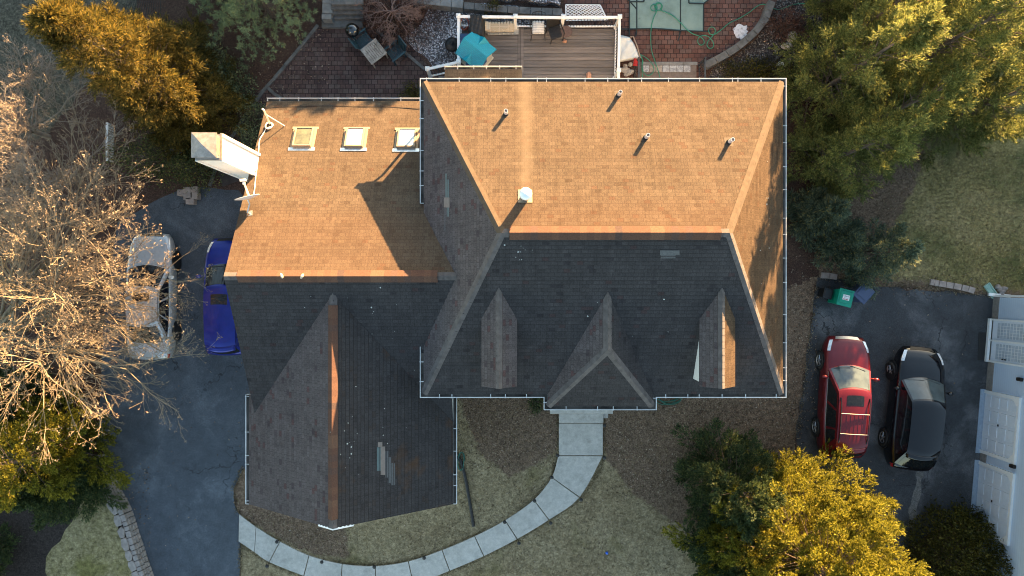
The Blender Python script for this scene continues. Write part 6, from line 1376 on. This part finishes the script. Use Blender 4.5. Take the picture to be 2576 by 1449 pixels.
PINE = dict(shape=.55, spray=9, nb=26, bl=.13, bw=.02, el=(0, 45), spread=1.3, plume=1.3, fat=.42, flat=.3, fern=0)
conifer('blue green pine with bare reddish limbs at the top edge', 690, 40, 6.2, 2.6, 'pine', n=170, seed=30, name='pine_tree', **PINE)
conifer('second blue green pine leaning over the upper lawn', 580, -60, 6.4, 2.5, 'pine', n=150, seed=31, name='pine_tree', **PINE)
shrub('grey green rounded shrub between golden conifer and mulch', 545, 200, 1.35, 1.15, 1.7, 'holly', n=330, seed=40, bl=.13, bw=.055, lumps=.22, clump=.16)
shrub('smaller grey green shrub near the patio mulch', 585, 235, .8, .8, 1.2, 'holly', n=170, seed=41, bl=.13, bw=.055, lumps=.22, clump=.16)
shrub('wide yew shrub with yellow tips beside the chimney', 425, 405, 1.75, .95, 1.5, 'yew', n=420, seed=42, bl=.11, bw=.045, lumps=.25, clump=.15)
shrub('lower yew shrub reaching under the chimney top', 505, 430, .9, .7, 1.5, 'yew', n=220, seed=43, bl=.11, bw=.045, lumps=.25, clump=.15)
shrub('small dark holly against the garage wall', 652, 300, .38, .6, 1.2, 'holly', n=110, seed=44, bl=.1, bw=.05, lumps=.15, clump=.1)
shrub('second dark holly nearer the chimney foot', 640, 355, .4, .5, 1.2, 'holly', n=100, seed=45, bl=.1, bw=.05, lumps=.15, clump=.1)
shrub('little olive shrub in the corner of house and garage', 1042, 240, .4, .25, .6, 'olive', n=90, seed=46, bl=.12, bw=.03)
shrub('tiny green plant behind the deck rail', 1240, 26, .28, .2, .5, 'olive', n=60, seed=47, bl=.12, bw=.03, clump=.08)
shrub('reddish bare low bush on the grey pebbles', 1968, 72, .75, .6, .5, 'dry', n=230, seed=48, bl=.16, bw=.018, clump=.12)
shrub('low olive juniper below the pebble bed', 1880, 185, .9, .38, .5, 'olive', n=200, seed=49, bl=.16, bw=.03)
shrub('low dark juniper at the main roof corner', 1960, 195, .7, .4, .6, 'olive', n=160, seed=50, bl=.16, bw=.03)
shrub('dark rounded evergreen bush in front of the garage doors', 2390, 1400, 1.9, 2.1, 2.1, 'olive', n=2600, seed=51, bl=.14, bw=.055, lumps=.05, clump=.1, spread=.7)
shrub('small dark evergreen tuft beside the porch gutter', 1350, 1010, .3, .3, .4, 'hem', n=60, seed=52, clump=.08)
# spruces in front
SPR = dict(shape=.52, spray=56, nb=8, bl=.095, bw=.042, el=(-4, 58), spread=.6, plume=1.1, fat=.44, flat=.3, fern=.22, inner=.4)
conifer('big sunlit golden green spruce in the front lawn corner', 1948, 1325, 9.4, 4.1, 'spr', n=640, seed=60, name='spruce_tree', thick=.16, **SPR)
conifer('second golden spruce behind it at the lower frame edge', 1990, 1470, 8.2, 3.4, 'spr', n=460, seed=61, name='spruce_tree', thick=.16, **SPR)
conifer('shaded green spruce standing towards the porch walk', 1800, 1180, 5.4, 2.4, 'hem', n=150, seed=62, name='spruce_tree', thick=.12, **SPR)
conifer('dark low spruce at the lower edge beside the front lawn', 1790, 1370, 4.2, 1.9, 'hem', n=120, seed=63, name='spruce_tree', **SPR)
conifer('dark green spruce with yellow sunlit branch ends on the soil bank', 200, 1105, 6.8, 2.4, 'spr', n=170, seed=64, name='spruce_tree', z0=.45, **SPR)
conifer('deep green spruce overhanging the fieldstone wall', 200, 1190, 3.4, 1.9, 'hem', n=130, seed=65, name='spruce_tree', z0=.45, **SPR)
conifer('dark spruce cut by the lower corner of the photo', -30, 1400, 3.6, 1.7, 'hem', n=90, seed=66, name='spruce_tree', z0=.45, **SPR)
conifer('dark spruce behind the bare tree near the silver car', 110, 1010, 3.6, 1.9, 'hem', n=100, seed=67, name='spruce_tree', z0=.2, **SPR)
# bare trees
rb = random.Random(5)
bare_tree('large bare tree spreading sunlit pinkish twigs over the silver car', -20.0, -1.6, [(-17 + 4.1 * i + rb.uniform(-3, 3), rb.uniform(12, 40), rb.uniform(7.8, 10.2) * (1 - .15 * abs(i - 8) / 8)) for i in range(17)] + [(-40, 45, 4.2), (-75, 45, 3.4), (90, 50, 5), (180, 55, 5)], M['twig'], 1, trunk_r=.24, fork=1.5, r0=.075, nsub=(13, 8, 5), minr=.0044, wob_=.12, spl=(14, 40))
bare_tree('thinner bare tree above the driveway curb with lit twig ends', -17.6, 2.6, [(-20 + 14 * i + rb.uniform(-8, 8), rb.uniform(28, 62), rb.uniform(3.6, 5.4)) for i in range(12)], M['twig_g'], 2, nsub=(9, 7, 5), trunk_r=.12, r0=.045, fork=1.6)
bare_tree('grey bare tree on the rough grass at the photo edge', -19.0, 6.2, [(20 + 26 * i + rb.uniform(-8, 8), rb.uniform(25, 65), rb.uniform(3.2, 4.6)) for i in range(14)], M['twig_g'], 3, nsub=(9, 7, 5), trunk_r=.12, r0=.045, fork=1.0)
mp_ = [(24 * i + rb.uniform(-10, 10), rb.uniform(8, 30), rb.uniform(1.1, 1.6)) for i in range(15)]
T = bare_tree('dwarf weeping maple with bare reddish twigs beside the steps', *W2(1000, 52, 0), mp_, plain('maple_bark', (.2, .13, .11), .85, var=.3), 4, name='dwarf_maple', nsub=(9, 7, 5), trunk_r=.09, r0=.03, fork=.9, droop=1.4, buds=False, wob_=.25, minr=.006)
shrub('carpet of fine red brown twigs under the dwarf maple', 1000, 55, 1.5, 1.15, .75, 'dry', n=620, nb=9, seed=70, bl=.17, bw=.015, lumps=.2, clump=.14, name='maple_brush')
# unseen evergreens added beyond the garden, heights set to shade the yard
rng = np.random.default_rng(77); Bs = []; Ds = []
def shade_tree(x, y, H, Rr):
    n = 1500; t_ = rng.random(n) ** 1.15; az = rng.random(n) * 2 * math.pi; r = Rr * (1 - t_) ** .55 * np.sqrt(rng.random(n)); Bs.append(np.stack([x + r * np.cos(az), y + r * np.sin(az), H * t_], 1)); Ds.append(np.stack([np.cos(az), np.sin(az), rng.uniform(.1, 1.2, n)], 1))
for k in range(27):
    x = -19 + k * 2.05; shade_tree(x, 22.5 + rng.uniform(-.6, .6), SHADE(x) * rng.uniform(.94, 1.05), 1.9)
for k in range(16):
    shade_tree(36 + rng.uniform(-.6, .6), 20 - k * 2.1, 7.2 * rng.uniform(.92, 1.06), 2.0)
Bs = np.concatenate(Bs); Ds = np.concatenate(Ds); n = len(Bs)
o = blades('wood', Bs, Ds, rng.uniform(.5, .8, n), rng.uniform(.3, .45, n), L_['hem'], None, rng); tag(o, 'unseen belt of evergreens added beyond the gardens for shade', None, None, 'stuff')

# fallen leaves and grass tufts
rng = np.random.default_rng(5); Lp_ = []
for (x0, y0, x1, y1, n) in ((1150, 1000, 1400, 1180, 900), (1540, 1010, 2020, 1250, 2000), (600, 1170, 880, 1400, 700), (1000, 1200, 1900, 1440, 900), (1990, 640, 2055, 1080, 500), (2100, 690, 2480, 745, 350), (250, 1160, 380, 1449, 300), (700, 60, 830, 230, 250), (560, 150, 760, 400, 500), (620, 700, 640, 1000, 20), (380, 900, 620, 1440, 60), (2040, 720, 2440, 1250, 90), (1780, 20, 1960, 180, 150)):
    for px, py in zip(rng.uniform(x0, x1, n), rng.uniform(y0, y1, n)): Lp_.append(W2(px, py))
Lp_ = np.array(Lp_); n = len(Lp_); B = np.concatenate([Lp_, rng.uniform(.018, .03, (n, 1))], 1); az = rng.uniform(0, 6.28, n); D = np.stack([np.cos(az), np.sin(az), rng.uniform(-.05, .35, n)], 1)
L_['leaf'] = leafmat('fallen_leaf', [(0, (.06, .04, .028)), (.4, (.15, .1, .07)), (.75, (.27, .2, .14)), (1, (.45, .37, .28))], .1)
o = blades('fallen_leaves', B, D, rng.uniform(.04, .1, n), rng.uniform(.025, .06, n), L_['leaf'], None, rng); tag(o, 'dry fallen leaves scattered over beds and lawns', None, None, 'stuff')
E_ = []
def along(P, n, jit=.05):
    P = [np.array(W2(*p)) for p in P]; ls = [np.linalg.norm(P[i + 1] - P[i]) for i in range(len(P) - 1)]
    for _ in range(n):
        i = rng.choice(len(ls), p=np.array(ls) / sum(ls)); E_.append(P[i] + (P[i + 1] - P[i]) * rng.random() + rng.normal(0, jit, 2))
along([(603, 1292), (644, 1324), (704, 1361), (777, 1396), (860, 1417), (944, 1422), (1027, 1411), (1112, 1382), (1194, 1347), (1270, 1307), (1342, 1255), (1387, 1199), (1403, 1147), (1404, 1045)], 2600, .035)
along([(604, 1366), (677, 1416), (764, 1451), (856, 1485), (945, 1494), (1040, 1472), (1131, 1438), (1217, 1401), (1301, 1358), (1382, 1309), (1460, 1252), (1503, 1197), (1519, 1147), (1520, 1045)], 2600, .035)
along([(2055, 697), (2192, 716), (2262, 720), (2382, 730), (2465, 741), (2500, 745)], 900, .06); along([(2050, 720), (2045, 793), (2035, 866), (2022, 966), (2003, 1100)], 700, .06); along([(606, 1366), (606, 1449)], 250, .05); along([(615, 1170), (588, 1230), (600, 1290)], 350, .05)
for px, py in zip(rng.uniform(620, 2000, 26000), rng.uniform(1000, 1449, 26000)):
    if not (px > 1700 and py > 1150): E_.append(np.array(W2(px, py)))
for px, py in zip(rng.uniform(2200, 2576, 9000), rng.uniform(380, 720, 9000)): E_.append(np.array(W2(px, py)))
walk = [(601, 1292), (704, 1360), (860, 1417), (944, 1422), (1027, 1411), (1194, 1347), (1342, 1255), (1387, 1199), (1403, 1147), (1404, 1030), (1520, 1030), (1519, 1147), (1460, 1252), (1382, 1309), (1217, 1401), (1040, 1472), (856, 1485), (677, 1416), (600, 1364)]
E_ = np.array(E_); keep = pdist([W2(*p) for p in walk], E_[:, 0], E_[:, 1]) < .03
keep &= ~inpoly([W2(*p) for p in ((612, 700), (612, 1275), (840, 1335), (1150, 1270), (1150, 1000), (1390, 1000), (1390, 985), (612, 700))], E_[:, 0], E_[:, 1]) | (E_[:, 1] < -99)
E_ = E_[keep]; n = len(E_); B = np.concatenate([E_, np.full((n, 1), .0)], 1); D = nrmz(np.stack([rng.normal(0, .8, n), rng.normal(0, .8, n), np.full(n, .8)], 1))
L_['tuft'] = leafmat('dry_grass_blade', [(0, (.075, .058, .032)), (.4, (.2, .16, .092)), (.75, (.3, .245, .15)), (1, (.42, .35, .23))], .3)
o = blades('grass', B, D, rng.uniform(.05, .13, n), rng.uniform(.012, .026, n), L_['tuft'], None, rng); tag(o, 'dry grass blades of the lawns and along the walk edges', None, None, 'stuff')
# ---------------------------------------------------------------- LIGHT, SKY, CAMERA
wd = bpy.data.worlds.new('World'); S.world = wd; wd.use_nodes = True; nt = wd.node_tree; bg = nt.nodes['Background']
sky = nt.nodes.new('ShaderNodeTexSky'); sky.sky_type = 'NISHITA'; sky.sun_disc = False; sky.sun_elevation = SUN_E; sky.sun_rotation = SUN_AZ; sky.air_density = 1.0; sky.dust_density = .6; sky.ozone_density = .7
nt.links.new(sky.outputs[0], bg.inputs['Color']); bg.inputs['Strength'].default_value = SKY
sl = bpy.data.lights.new('sun', 'SUN'); sl.energy = SUNP; sl.angle = R(.5); sl.color = SUNC; so = bpy.data.objects.new('sun', sl); link(so)
dv = Vector((-math.sin(SUN_AZ) * math.cos(SUN_E), -math.cos(SUN_AZ) * math.cos(SUN_E), -math.sin(SUN_E))); so.rotation_euler = dv.to_track_quat('-Z', 'Y').to_euler(); so.location = (20, 30, 25)
cd = bpy.data.cameras.new('camera'); co_ = bpy.data.objects.new('camera', cd); link(co_); co_.location = (0, 0, HC); co_.rotation_euler = (0, 0, 0); cd.sensor_width = 36; cd.lens = 36 * F / 2576; cd.clip_end = 500; S.camera = co_
S.view_settings.view_transform = 'Standard'; S.view_settings.look = 'None'; S.view_settings.exposure = EXPO; S.view_settings.gamma = 1
S.cycles.max_bounces = 6; S.cycles.diffuse_bounces = 3; S.cycles.transparent_max_bounces = 4; S.cycles.use_denoising = True; S.cycles.filter_width = 1.05
